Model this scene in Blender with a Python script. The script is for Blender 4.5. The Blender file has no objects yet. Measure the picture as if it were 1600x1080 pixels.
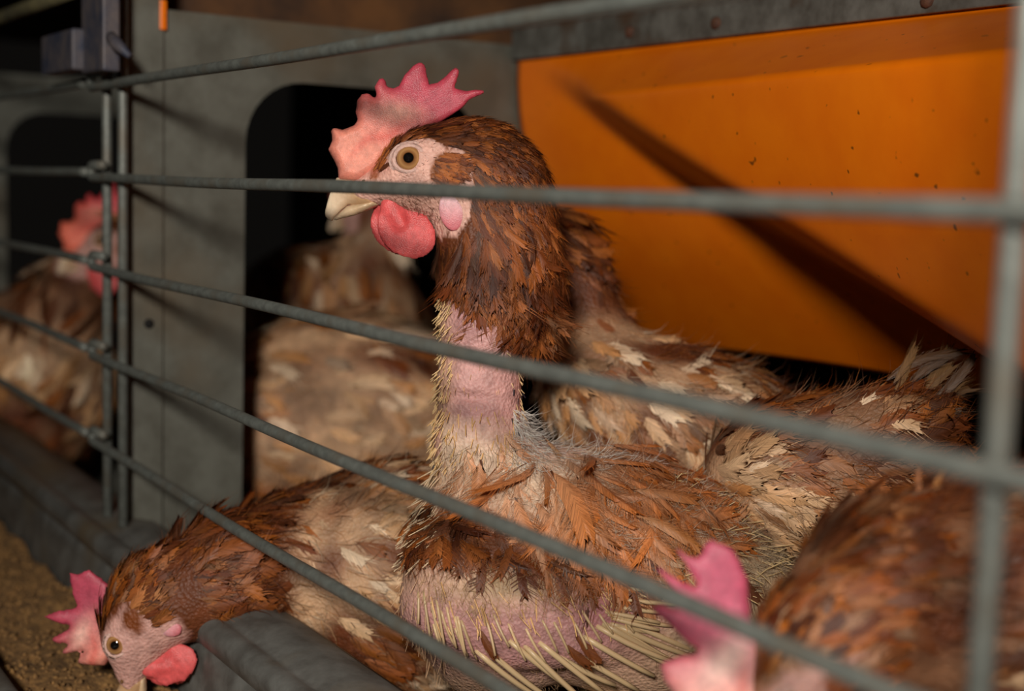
import bpy, math, random
import numpy as np
from mathutils import Matrix, Vector
rnd = random.Random(7); rng = np.random.default_rng(11)
SC = bpy.context.scene; COL = SC.collection
# ------------------------------------------------------------------ camera
FPX = 2100.0
CAM = np.array([0.0, -0.2172, 0.33])
R_ = np.array([0.5458, 0.8373, 0.0327]); R_ /= np.linalg.norm(R_)
F_ = np.array([-0.83, 0.5456, -0.1154]); F_ -= R_ * (F_ @ R_); F_ /= np.linalg.norm(F_)
U_ = np.cross(R_, F_)
cd = bpy.data.cameras.new('camera'); cam = bpy.data.objects.new('camera', cd); COL.objects.link(cam)
cam.matrix_world = Matrix(((R_[0], U_[0], -F_[0], CAM[0]), (R_[1], U_[1], -F_[1], CAM[1]), (R_[2], U_[2], -F_[2], CAM[2]), (0, 0, 0, 1)))
cd.sensor_width = 36; cd.lens = FPX / 1600 * 36; cd.clip_start = 0.01; cd.clip_end = 20
cd.dof.use_dof = True; cd.dof.focus_distance = 0.553; cd.dof.aperture_fstop = 5.6
SC.camera = cam
# ------------------------------------------------------------------ light
w = bpy.data.worlds.new('world'); SC.world = w; w.use_nodes = True
w.node_tree.nodes['Background'].inputs[0].default_value = (0.9, 0.8, 0.7, 1)
w.node_tree.nodes['Background'].inputs[1].default_value = 0.004
LPOS = np.array([0.27, -0.51, 0.33 + 0.235])
ld = bpy.data.lights.new('photo_lamp', 'AREA'); ld.shape = 'DISK'; ld.size = 0.115; ld.energy = 10.0; ld.color = (1.0, 0.93, 0.84)
lamp = bpy.data.objects.new('photo_lamp', ld); COL.objects.link(lamp)
lamp.location = LPOS
lamp.rotation_euler = (Vector((-0.47, 0.12, 0.24)) - Vector(LPOS)).to_track_quat('-Z', 'Y').to_euler()
SC.view_settings.view_transform = 'Standard'; SC.view_settings.look = 'None'
SC.view_settings.exposure = 0.0; SC.view_settings.gamma = 1.0; SC.view_settings.use_curve_mapping = False

# ------------------------------------------------------------------ helpers
def ray(px, py): return F_ + R_ * (px - 800) / FPX + U_ * (540 - py) / FPX
def T(px, py, t): return CAM + ray(px, py) * t
def PY(px, py, y):
    d = ray(px, py); return CAM + d * ((y - CAM[1]) / d[1])
def PX(px, py, x):
    d = ray(px, py); return CAM + d * ((x - CAM[0]) / d[0])
def lin(c):
    c = np.asarray(c, float) / 255.0
    return np.where(c <= 0.04045, c / 12.92, ((c + 0.055) / 1.055) ** 2.4)
def nrm(v):
    v = np.asarray(v, float); return v / np.maximum(np.linalg.norm(v, axis=-1, keepdims=True), 1e-12)
_nd = [(nrm(rng.normal(size=3)), rng.uniform(0, 6.28)) for _ in range(9)]
def noise(P, freq, seed=0):
    P = np.asarray(P); s = np.zeros(P.shape[:-1])
    for k, (d, ph) in enumerate(_nd):
        d2 = np.roll(d, seed % 3); s += np.sin((P @ d2) * freq * (1 + .23 * k) + ph * (1 + seed) + 1.3 * np.sin((P @ np.roll(d2, 1)) * freq * .7 + k + seed))
    return s / 4.0
def mesh_obj(name, V, faces, mat, parent=None, colors=None, smooth=True, fuv=None):
    me = bpy.data.meshes.new(name)
    V = np.asarray(V, np.float32)
    if isinstance(faces, np.ndarray):
        n, m = faces.shape
        me.vertices.add(len(V)); me.vertices.foreach_set('co', V.ravel())
        me.loops.add(n * m); me.loops.foreach_set('vertex_index', faces.astype(np.int32).ravel())
        me.polygons.add(n); me.polygons.foreach_set('loop_start', np.arange(0, n * m, m, dtype=np.int32))
        me.update(calc_edges=True); me.validate()
    else:
        me.from_pydata([tuple(map(float, v)) for v in V], [], faces); me.update()
    if smooth: me.polygons.foreach_set('use_smooth', np.ones(len(me.polygons), bool))
    if colors is not None:
        ca = me.color_attributes.new('Col', 'FLOAT_COLOR', 'POINT')
        c4 = np.ones((len(V), 4), np.float32); c4[:, :3] = np.clip(colors, 0, 1)
        ca.data.foreach_set('color', c4.ravel())
    if fuv is not None:
        fa = me.attributes.new('Fuv', 'FLOAT_VECTOR', 'POINT'); fa.data.foreach_set('vector', np.asarray(fuv, np.float32).ravel())
    me.materials.append(mat)
    o = bpy.data.objects.new(name, me); COL.objects.link(o)
    if parent is not None:
        o.parent = parent; o.matrix_parent_inverse = parent.matrix_world.inverted()
    return o
def tag(o, label=None, cat=None, group=None, kind=None):
    for k, v in (('label', label), ('category', cat), ('group', group), ('kind', kind)):
        if v: o[k] = v
    return o
def empty(name, loc, label, cat, group=None):
    o = bpy.data.objects.new(name, None); COL.objects.link(o); o.location = tuple(map(float, loc)); o.empty_display_size = .02
    o.matrix_world = Matrix.Translation(Vector(tuple(map(float, loc))))
    return tag(o, label, cat, group)
def tube(path, rad, n=14):
    path = np.asarray(path, float); rad = np.broadcast_to(np.asarray(rad, float), (len(path),))
    tang = nrm(np.gradient(path, axis=0)); V = []; up = np.array([0, 0, 1.0])
    if abs(tang[0] @ up) > .9: up = np.array([0, 1.0, 0])
    s = nrm(np.cross(tang[0], up))
    for i, p in enumerate(path):
        s = nrm(s - tang[i] * (s @ tang[i])); b = np.cross(tang[i], s)
        a = np.linspace(0, 2 * np.pi, n, endpoint=False)
        V.append(p + rad[i] * (np.cos(a)[:, None] * s + np.sin(a)[:, None] * b))
    V = np.concatenate(V); fs = []
    for i in range(len(path) - 1):
        for j in range(n):
            k = (j + 1) % n; fs.append((i * n + j, (i + 1) * n + j, (i + 1) * n + k, i * n + k))
    fs.append(tuple(range(n))); fs.append(tuple(range((len(path) - 1) * n + n - 1, (len(path) - 1) * n - 1, -1)))
    return V, fs
def box(lo, hi, bev=0.0):
    x0, y0, z0 = lo; x1, y1, z1 = hi
    V = [(x, y, z) for x in (x0, x1) for y in (y0, y1) for z in (z0, z1)]
    return V, [(0, 1, 3, 2), (4, 6, 7, 5), (0, 4, 5, 1), (2, 3, 7, 6), (0, 2, 6, 4), (1, 5, 7, 3)]
def bevel(o, wd, seg=2):
    m = o.modifiers.new('bevel', 'BEVEL'); m.width = wd; m.segments = seg; m.limit_method = 'ANGLE'; return o
def prism_x(prof, x0, x1):
    n = len(prof); V = [(x0, y, z) for y, z in prof] + [(x1, y, z) for y, z in prof]
    fs = [(i, (i + 1) % n, n + (i + 1) % n, n + i) for i in range(n)] + [tuple(range(n))[::-1], tuple(range(n, 2 * n))]
    return V, fs

# ------------------------------------------------------------------ materials
def new_mat(name):
    m = bpy.data.materials.new(name); m.use_nodes = True; nt = m.node_tree
    return m, nt, nt.nodes['Principled BSDF']
def nnode(nt, typ, **kw):
    n = nt.nodes.new(typ)
    for k, v in kw.items():
        if k.startswith('i_'):
            key = k[2:]; n.inputs[int(key) if key.isdigit() else key.replace('_', ' ')].default_value = v
        else: setattr(n, k, v)
    return n
def mottled(name, c1, c2, scale, rough=.6, metal=0.0, bump=.0, bscale=300, lo=.35, hi=.65, detail=5, spots=None, spec=.5, c3=None, s3=3):
    m, nt, b = new_mat(name); L = nt.links.new
    tc = nnode(nt, 'ShaderNodeTexCoord'); nz = nnode(nt, 'ShaderNodeTexNoise', i_Scale=scale, i_Detail=detail, i_Roughness=.6)
    L(tc.outputs['Object'], nz.inputs['Vector'])
    mr = nnode(nt, 'ShaderNodeMapRange', i_1=lo, i_2=hi); L(nz.outputs[0], mr.inputs[0])
    mx = nnode(nt, 'ShaderNodeMix', data_type='RGBA'); mx.inputs[6].default_value = (*lin(c1), 1); mx.inputs[7].default_value = (*lin(c2), 1)
    L(mr.outputs[0], mx.inputs[0]); out = mx.outputs[2]
    if c3 is not None:
        n3 = nnode(nt, 'ShaderNodeTexNoise', i_Scale=s3, i_Detail=4); L(tc.outputs['Object'], n3.inputs['Vector'])
        m3 = nnode(nt, 'ShaderNodeMapRange', i_1=.5, i_2=.68); L(n3.outputs[0], m3.inputs[0])
        x3 = nnode(nt, 'ShaderNodeMix', data_type='RGBA'); L(m3.outputs[0], x3.inputs[0]); L(out, x3.inputs[6]); x3.inputs[7].default_value = (*lin(c3), 1); out = x3.outputs[2]
    if spots:
        vo = nnode(nt, 'ShaderNodeTexNoise', i_Scale=spots[0], i_Detail=1); L(tc.outputs['Object'], vo.inputs['Vector'])
        ms = nnode(nt, 'ShaderNodeMapRange', i_1=spots[1], i_2=spots[1] + .06); L(vo.outputs[0], ms.inputs[0])
        m2 = nnode(nt, 'ShaderNodeMix', data_type='RGBA'); L(ms.outputs[0], m2.inputs[0]); L(out, m2.inputs[6]); m2.inputs[7].default_value = (*lin(spots[2]), 1); out = m2.outputs[2]
    L(out, b.inputs['Base Color']); b.inputs['Roughness'].default_value = rough; b.inputs['Metallic'].default_value = metal; b.inputs['Specular IOR Level'].default_value = spec
    if bump:
        n2 = nnode(nt, 'ShaderNodeTexNoise', i_Scale=bscale, i_Detail=4); L(tc.outputs['Object'], n2.inputs['Vector'])
        bp = nnode(nt, 'ShaderNodeBump', i_Strength=bump, i_Distance=.001); L(n2.outputs[0], bp.inputs['Height']); L(bp.outputs[0], b.inputs['Normal'])
    return m
def fleshy(name, rough=.5, sss=.12, bump=.4, bscale=900, mott=.25, spec=.45):
    m, nt, b = new_mat(name); L = nt.links.new
    at = nnode(nt, 'ShaderNodeAttribute', attribute_name='Col'); tc = nnode(nt, 'ShaderNodeTexCoord')
    nz = nnode(nt, 'ShaderNodeTexNoise', i_Scale=bscale * .25, i_Detail=4); L(tc.outputs['Object'], nz.inputs['Vector'])
    mr = nnode(nt, 'ShaderNodeMapRange', i_1=.3, i_2=.7, i_3=1 - mott, i_4=1 + mott * .6); L(nz.outputs[0], mr.inputs[0])
    vm = nnode(nt, 'ShaderNodeVectorMath', operation='SCALE'); L(at.outputs['Color'], vm.inputs[0]); L(mr.outputs[0], vm.inputs['Scale'])
    L(vm.outputs[0], b.inputs['Base Color']); b.inputs['Roughness'].default_value = rough; b.inputs['Specular IOR Level'].default_value = spec
    b.inputs['Subsurface Weight'].default_value = sss; b.inputs['Subsurface Radius'].default_value = (1, .4, .25); b.inputs['Subsurface Scale'].default_value = .004
    n2 = nnode(nt, 'ShaderNodeTexNoise', i_Scale=bscale, i_Detail=3); L(tc.outputs['Object'], n2.inputs['Vector'])
    n3 = nnode(nt, 'ShaderNodeTexVoronoi', i_Scale=bscale * .9); L(tc.outputs['Object'], n3.inputs['Vector'])
    ad = nnode(nt, 'ShaderNodeMath', operation='ADD'); L(n2.outputs[0], ad.inputs[0]); L(n3.outputs[0], ad.inputs[1])
    bp = nnode(nt, 'ShaderNodeBump', i_Strength=bump, i_Distance=.0012); L(ad.outputs[0], bp.inputs['Height']); L(bp.outputs[0], b.inputs['Normal'])
    return m
def plain(name, c, rough=.5, metal=0, spec=.5):
    m, nt, b = new_mat(name); b.inputs['Base Color'].default_value = (*lin(c), 1); b.inputs['Roughness'].default_value = rough; b.inputs['Metallic'].default_value = metal; b.inputs['Specular IOR Level'].default_value = spec
    return m
M = {}
M['wire'] = mottled('galvanised_wire', (118, 122, 116), (98, 101, 96), 220, .5, .25, .1, 1200, c3=(106, 102, 92), s3=60)
M['panel'] = mottled('dirty_galvanised_sheet', (106, 107, 98), (84, 83, 74), 45, .6, .2, .1, 500, c3=(98, 86, 68), s3=9)
M['rail'] = mottled('weathered_rail', (112, 112, 106), (78, 76, 70), 60, .6, .3, .3, 300, c3=(84, 62, 44), s3=30)
M['rust'] = mottled('rusty_bolt', (92, 58, 38), (60, 38, 28), 200, .8, 0, .4, 600)
M['orange'] = mottled('orange_plastic', (243, 124, 4), (234, 113, 2), 30, .42, 0, .04, 400, spots=(230, .735, (120, 62, 8)))
M['ceil'] = mottled('stained_belt', (104, 66, 30), (48, 30, 18), 14, .8, 0, .3, 200)
M['trough'] = mottled('trough_metal', (106, 106, 102), (78, 76, 72), 60, .5, .15, .15, 500, c3=(96, 84, 66), s3=14)
M['olive'] = mottled('olive_dirt_tube', (112, 104, 70), (70, 66, 50), 60, .7, 0, .2, 400)
M['bracket'] = mottled('blue_grey_bracket', (92, 84, 84), (52, 56, 72), 70, .6, .1, .2, 400)
M['dark'] = plain('shade_black', (16, 13, 11), .9)  # near-black colour standing in for shade, on the hole disc and back wall
M['feed'] = mottled('feed_mash', (158, 118, 68), (92, 66, 38), 260, .9, 0, .6, 700, detail=6)
M['floor'] = mottled('cage_floor', (70, 62, 52), (40, 34, 28), 20, .85)
M['skin'] = fleshy('bare_skin', .55, .12, .45, 700)
M['comb'] = fleshy('comb_flesh', .42, .15, .2, 2200, .16)
M['beak'] = fleshy('beak_horn', .3, .05, .1, 600, .15)
M['shank'] = fleshy('scaly_shank', .5, .05, .5, 900)
m, nt, b = new_mat('feather'); at = nnode(nt, 'ShaderNodeAttribute', attribute_name='Col'); fu = nnode(nt, 'ShaderNodeAttribute', attribute_name='Fuv')
vs_ = nnode(nt, 'ShaderNodeVectorMath', operation='MULTIPLY'); vs_.inputs[1].default_value = (42, 1.5, 90); nt.links.new(fu.outputs['Vector'], vs_.inputs[0])
nz = nnode(nt, 'ShaderNodeTexNoise', i_Scale=1.0, i_Detail=3); nt.links.new(vs_.outputs[0], nz.inputs['Vector'])
mr = nnode(nt, 'ShaderNodeMapRange', i_1=.3, i_2=.7, i_3=.55, i_4=1.32); nt.links.new(nz.outputs[0], mr.inputs[0])
vm = nnode(nt, 'ShaderNodeVectorMath', operation='SCALE'); nt.links.new(at.outputs['Color'], vm.inputs[0]); nt.links.new(mr.outputs[0], vm.inputs['Scale']); nt.links.new(vm.outputs[0], b.inputs['Base Color'])
bp = nnode(nt, 'ShaderNodeBump', i_Strength=.35, i_Distance=.0006); nt.links.new(nz.outputs[0], bp.inputs['Height']); nt.links.new(bp.outputs[0], b.inputs['Normal'])
b.inputs['Roughness'].default_value = .48; b.inputs['Specular IOR Level'].default_value = .4; M['feather'] = m
m, nt, b = new_mat('quill'); at = nnode(nt, 'ShaderNodeAttribute', attribute_name='Col'); nt.links.new(at.outputs['Color'], b.inputs['Base Color'])
b.inputs['Roughness'].default_value = .38; b.inputs['Subsurface Weight'].default_value = .05; b.inputs['Subsurface Scale'].default_value = .002; M['quill'] = m
# eye: iris and pupil rings around the local X axis of the eyeball
m, nt, b = new_mat('eyeball'); tc = nnode(nt, 'ShaderNodeTexCoord'); sx = nnode(nt, 'ShaderNodeSeparateXYZ'); nt.links.new(tc.outputs['Object'], sx.inputs[0])
cr = nnode(nt, 'ShaderNodeValToRGB'); e = cr.color_ramp.elements
e[0].position = 0.0; e[0].color = (*lin((40, 24, 16)), 1); e[1].position = 1.0; e[1].color = (.006, .005, .005, 1)
for pos, c in ((.60, (60, 38, 26)), (.66, (150, 104, 62)), (.82, (186, 138, 88)), (.93, (130, 86, 50)), (.953, (8, 6, 6))):
    q = e.new(pos); q.color = (*lin(c), 1)
nt.links.new(sx.outputs[0], cr.inputs[0]); nt.links.new(cr.outputs[0], b.inputs['Base Color']); b.inputs['Roughness'].default_value = .06; b.inputs['Coat Weight'].default_value = .8; b.inputs['Coat Roughness'].default_value = .03
M['eye'] = m

# ------------------------------------------------------------------ implicit surfaces
def sd_ell(P, c, rad, ax=None):
    q = P - c
    if ax is not None: q = q @ np.asarray(ax).T
    q = q / np.asarray(rad); k0 = np.linalg.norm(q, axis=-1); k1 = np.linalg.norm(q / np.asarray(rad), axis=-1)
    return k0 * (k0 - 1) / np.maximum(k1, 1e-9)
def sd_cone(P, a, b, ra, rb):
    d = b - a; L2 = d @ d; h = np.clip(((P - a) @ d) / L2, 0, 1)
    return np.linalg.norm(P - a - h[..., None] * d, axis=-1) - (ra + (rb - ra) * h)
def smin(a, b, k):
    h = np.clip(.5 + .5 * (b - a) / k, 0, 1); return b + (a - b) * h - k * h * (1 - h)
def surface_nets(phi, org, h):
    ins = phi < 0; n = np.array(phi.shape) - 1
    cnt = np.zeros(n, np.int8)
    for a in (0, 1):
        for b_ in (0, 1):
            for c in (0, 1): cnt += ins[a:a + n[0], b_:b_ + n[1], c:c + n[2]]
    act = (cnt > 0) & (cnt < 8); I = np.argwhere(act); idx = -np.ones(n, np.int64); idx[act] = np.arange(len(I))
    pos = np.zeros((len(I), 3)); num = np.zeros(len(I))
    for axis in range(3):
        o1, o2 = [k for k in range(3) if k != axis]
        for u in (0, 1):
            for v in (0, 1):
                A = I.copy(); A[:, o1] += u; A[:, o2] += v; B = A.copy(); B[:, axis] += 1
                pa = phi[A[:, 0], A[:, 1], A[:, 2]]; pb = phi[B[:, 0], B[:, 1], B[:, 2]]; cr_ = (pa < 0) != (pb < 0)
                t = np.where(cr_, pa / np.where(cr_, pa - pb, 1), 0); Q = A.astype(float); Q[:, axis] += t
                pos[cr_] += Q[cr_]; num[cr_] += 1
    V = org + h * pos / num[:, None]; Fs = []
    for axis in range(3):
        o1, o2 = (axis + 1) % 3, (axis + 2) % 3
        sl0 = [slice(None)] * 3; sl1 = [slice(None)] * 3
        sl0[axis] = slice(0, -1); sl1[axis] = slice(1, None)
        a = ins[tuple(sl0)]; b_ = ins[tuple(sl1)]; E = np.argwhere(a != b_)
        E = E[(E[:, o1] > 0) & (E[:, o2] > 0) & (E[:, o1] < n[o1]) & (E[:, o2] < n[o2])]
        sgn = a[E[:, 0], E[:, 1], E[:, 2]]; q = []
        for u, v in ((-1, -1), (0, -1), (0, 0), (-1, 0)):
            c = E.copy(); c[:, o1] += u; c[:, o2] += v; q.append(idx[c[:, 0], c[:, 1], c[:, 2]])
        q = np.stack(q, 1); q[~sgn] = q[~sgn][:, ::-1]; Fs.append(q)
    return V, np.concatenate(Fs)
def grid_mesh(fn, lo, hi, h):
    lo = np.asarray(lo, float) - 3 * h; hi = np.asarray(hi, float) + 3 * h
    ax = [np.arange(lo[k], hi[k], h) for k in range(3)]
    G = np.stack(np.meshgrid(*ax, indexing='ij'), -1)
    return surface_nets(fn(G), lo, h)
def bounds(prims):
    lo = np.full(3, 9.); hi = -lo
    for p in prims:
        if p[0] == 'e': m_ = max(p[2]); lo = np.minimum(lo, p[1] - m_); hi = np.maximum(hi, p[1] + m_)
        else:
            for c, r_ in ((p[1], p[3]), (p[2], p[4])): lo = np.minimum(lo, c - r_); hi = np.maximum(hi, c + r_)
    return lo, hi
def prim_eval(G, p):
    return sd_ell(G, p[1], p[2], p[3]) if p[0] == 'e' else sd_cone(G, p[1], p[2], p[3], p[4])
def prims_mesh(prims, h, k=.012):
    lo, hi = bounds(prims)
    def fn(G):
        d = None
        for p in prims:
            # evaluate only in the primitive's neighbourhood
            e = prim_eval(G, p); d = e if d is None else smin(d, e, p[5] if len(p) > 5 and p[5] else k)
        return d
    return grid_mesh(fn, lo, hi, h)
def ptri(V, Fq):
    """area-weighted random points with normals on a quad mesh"""
    return V[Fq]
def sample(V, Fq, n, rg):
    a, b_, c, d = (V[Fq[:, k]] for k in range(4)); nn = np.cross(c - a, d - b_); ar = np.linalg.norm(nn, axis=1)
    pick = rg.choice(len(Fq), n, p=ar / ar.sum()); u, v = rg.random((n, 1)), rg.random((n, 1))
    P = (a[pick] * (1 - u) + b_[pick] * u) * (1 - v) + (d[pick] * (1 - u) + c[pick] * u) * v
    return P, nrm(nn[pick])
def poly_sd(Q, poly):
    """signed distance (negative inside) of 2-D points to a polygon"""
    poly = np.asarray(poly, float); d = np.full(Q.shape[:-1], 1e9); s = np.zeros(Q.shape[:-1], bool); n = len(poly)
    for i in range(n):
        a, b_ = poly[i], poly[(i + 1) % n]; e_ = b_ - a; w_ = Q - a
        t = np.clip((w_ @ e_) / max(e_ @ e_, 1e-12), 0, 1); d = np.minimum(d, np.linalg.norm(w_ - t[..., None] * e_, axis=-1))
        c = (a[1] > Q[..., 1]) != (b_[1] > Q[..., 1]); xx = a[0] + (Q[..., 1] - a[1]) / (e_[1] if abs(e_[1]) > 1e-12 else 1e-12) * e_[0]
        s ^= c & (Q[..., 0] < xx)
    return np.where(s, -d, d)

# ------------------------------------------------------------------ feathers (each a rachis with barbs)
def feather_geo(P, D, N, L, W, lift, curl, bend, cb, ct, nb=8, fill=1.0, split=.25, rg=rng, rach=None, droop=.25, wisp=0.0):
    """a vane (grid of 8 x 5 points, ragged edge) with loose barbs standing off its margin and a rachis"""
    n = len(P); D = nrm(D - N * np.sum(D * N, -1, keepdims=True)); S = np.cross(N, D)
    us = np.array([0, .1, .24, .4, .56, .72, .87, 1.0]); vs = np.array([-1, -.5, 0, .5, 1.0]); nu, nv = 8, 5
    A = us[None, :, None] + .16 * np.abs(vs)[None, None] * (us < .99)[None, :, None] - .10 * (us > .99)[None, :, None] * np.abs(vs)[None, None] + rg.normal(0, .035 * split / .25, (n, nu, nv)) * (np.abs(vs) > .1)[None, None]
    wp = np.sin(np.pi * np.clip(us * .84 + .10, 0, 1)) ** .65; wp[-1] = .12
    Bv = .5 * fill ** .5 * vs[None, None] * wp[None, :, None] * (1 + rg.normal(0, split * .35, (n, nu, nv)) * (np.abs(vs) > .9)[None, None])
    Bv = Bv * (1 - .62 * wisp)
    # loose barbs: base width, middle, tip
    nbar = 2 * nb; u0 = np.repeat(np.linspace(.05, .9, nb), 2); sd = np.tile([-1., 1.], nb); U0 = np.clip(u0[None] + rg.normal(0, .04, (n, nbar)), 0, .95)
    pb = .5 * np.sin(np.pi * np.clip(U0 * .84 + .10, 0, 1)) ** .65; ln = np.clip(1 + rg.normal(0, .5, (n, nbar)), .2, 2)
    wb = (.34 - .12 * wisp) / nb; pin = .5 * (1 - wisp)
    ba = np.stack([U0 + .04, U0 + .04 + wb, U0 + .22 + wb * .45, U0 + .22 - wb * .45, U0 + .34 + .10 * ln], -1); bb = np.stack([pb * pin, pb * pin, pb * (.9 - .15 * wisp), pb * (.9 - .15 * wisp), pb * (1.0 + .2 * ln - .1 * wisp)], -1) * sd[None, :, None]
    ba[..., 2:4] += rg.normal(0, .02, (n, nbar, 1)); clump = np.sin(U0 * 23 + rg.uniform(0, 6, (n, 1))) * .05 * wisp; ba[..., 4] += clump; ba[..., 2:4] += .5 * clump[..., None]
    a_ = np.concatenate([A.reshape(n, -1), ba.reshape(n, -1), np.tile([0, 0, 1.0], (n, 1))], 1); b_ = np.concatenate([Bv.reshape(n, -1), bb.reshape(n, -1), np.tile([-.022, .022, 0], (n, 1))], 1)
    up = np.concatenate([np.zeros((n, nu * nv)), np.tile([.008, .008, .014, .014, .018], (n, nbar)) + rg.normal(0, .012 + .02 * wisp, (n, nbar, 1)).repeat(5, 2).reshape(n, -1) * np.tile([0, 0, .5, .5, 1], (n, nbar)), np.full((n, 3), .02)], 1)
    E = lambda x: np.asarray(x, float).reshape(-1, 1) * np.ones((n, 1))
    X = a_ * E(L); Y = b_ * E(W) + E(bend) * E(L) * a_ ** 2; Z = E(L) * (E(lift) * a_ - E(curl) * a_ ** 2) - droop * np.abs(b_) * E(W) + up * E(L)
    V = P[:, None] + D[:, None] * X[..., None] + S[:, None] * Y[..., None] + N[:, None] * Z[..., None]
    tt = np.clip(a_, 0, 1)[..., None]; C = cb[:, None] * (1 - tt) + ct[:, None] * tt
    C[:, nu * nv:-3] *= 1 + rg.normal(0, .14, (n, nbar, 1)).repeat(5, 1)
    C[:, -3:] = C[:, -3:] * .6 if rach is None else rach
    U = np.stack([a_ - .42 * np.abs(b_) * 2, b_, rg.random((n, 1)) * np.ones_like(a_)], -1)
    g = (np.arange(nu - 1)[:, None] * nv + np.arange(nv - 1)[None]).ravel(); f = np.concatenate([np.stack([g, g + nv, g + nv + 1], 1), np.stack([g, g + nv + 1, g + 1], 1)])
    q = nu * nv + 5 * np.arange(nbar)[:, None]; f = np.concatenate([f, q + np.array([[0, 1, 2]]), q + np.array([[0, 2, 3]]), q + np.array([[3, 2, 4]]), [[a_.shape[1] - 3, a_.shape[1] - 2, a_.shape[1] - 1]]])
    F3 = (np.arange(n) * a_.shape[1])[:, None, None] + f[None]
    return V.reshape(-1, 3), F3.reshape(-1, 3), C.reshape(-1, 3), U.reshape(-1, 3)
def strands(P, D, L, w0, c0, c1, curve=.3, rg=rng, ns=5, blunt=.0):
    """loose down and stubs: curved tapering slivers"""
    n = len(P); D = nrm(D); S = nrm(np.cross(D, rg.normal(size=(n, 3)))); B = np.cross(D, S)
    L = np.asarray(L).reshape(-1, 1) * np.ones((n, 1)); w0 = np.asarray(w0).reshape(-1, 1) * np.ones((n, 1)); k1 = rg.normal(0, curve, (n, 1)); k2 = rg.normal(0, curve * .6, (n, 1))
    V = np.zeros((n, ns, 3, 3)); C = np.zeros((n, ns, 3, 3))
    for k, u in enumerate(np.linspace(0, 1, ns)):
        ctr = P + L * (D * (u - .25 * np.abs(k1) * u * u) + B * k1 * u * u + S * k2 * u ** 3); ww = w0 * (1 - (1 - blunt) * u ** 1.6) + 1e-6
        for j in range(3): an = 2.0944 * j; V[:, k, j] = ctr + ww * (S * math.cos(an) + B * math.sin(an)); C[:, k, j] = c0 * (1 - u) + c1 * u
    f = []
    for k in range(ns - 1):
        for j in range(3): j2 = (j + 1) % 3; f += [(k * 3 + j, k * 3 + j2, k * 3 + 3 + j2), (k * 3 + j, k * 3 + 3 + j2, k * 3 + 3 + j)]
    F3 = ((np.arange(n) * ns * 3)[:, None, None] + np.array(f)[None]).reshape(-1, 3)
    return V.reshape(-1, 3), F3, C.reshape(-1, 3), np.zeros((n * ns * 3, 3)) + .5
def join_geo(parts):
    Vs, Fs, Cs, Us, o = [], [], [], [], 0
    for V, F3, C, U in parts: Vs.append(V); Fs.append(F3 + o); Cs.append(C); Us.append(U); o += len(V)
    return np.concatenate(Vs), np.concatenate(Fs), np.concatenate(Cs), np.concatenate(Us)
def plume(name, g, root, mat='feather', smooth=True): return mesh_obj(name, g[0], g[1], M[mat], root, g[2], smooth, g[3])
def flow_at(P, guides):
    GP = np.array([g[0] for g in guides]); GD = np.array([g[1] for g in guides])
    d2 = ((P[:, None] - GP[None]) ** 2).sum(-1); wt = 1 / (d2 + 1e-5) ** 1.5
    return nrm((wt[..., None] * GD[None]).sum(1))
def idir(dx, dy, dz=0.0): return nrm(R_ * dx - U_ * dy + F_ * dz)
def to_px(P):
    v = P - CAM; z = v @ F_; return np.stack([800 + FPX * (v @ R_) / z, 540 - FPX * (v @ U_) / z], -1), z
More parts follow.
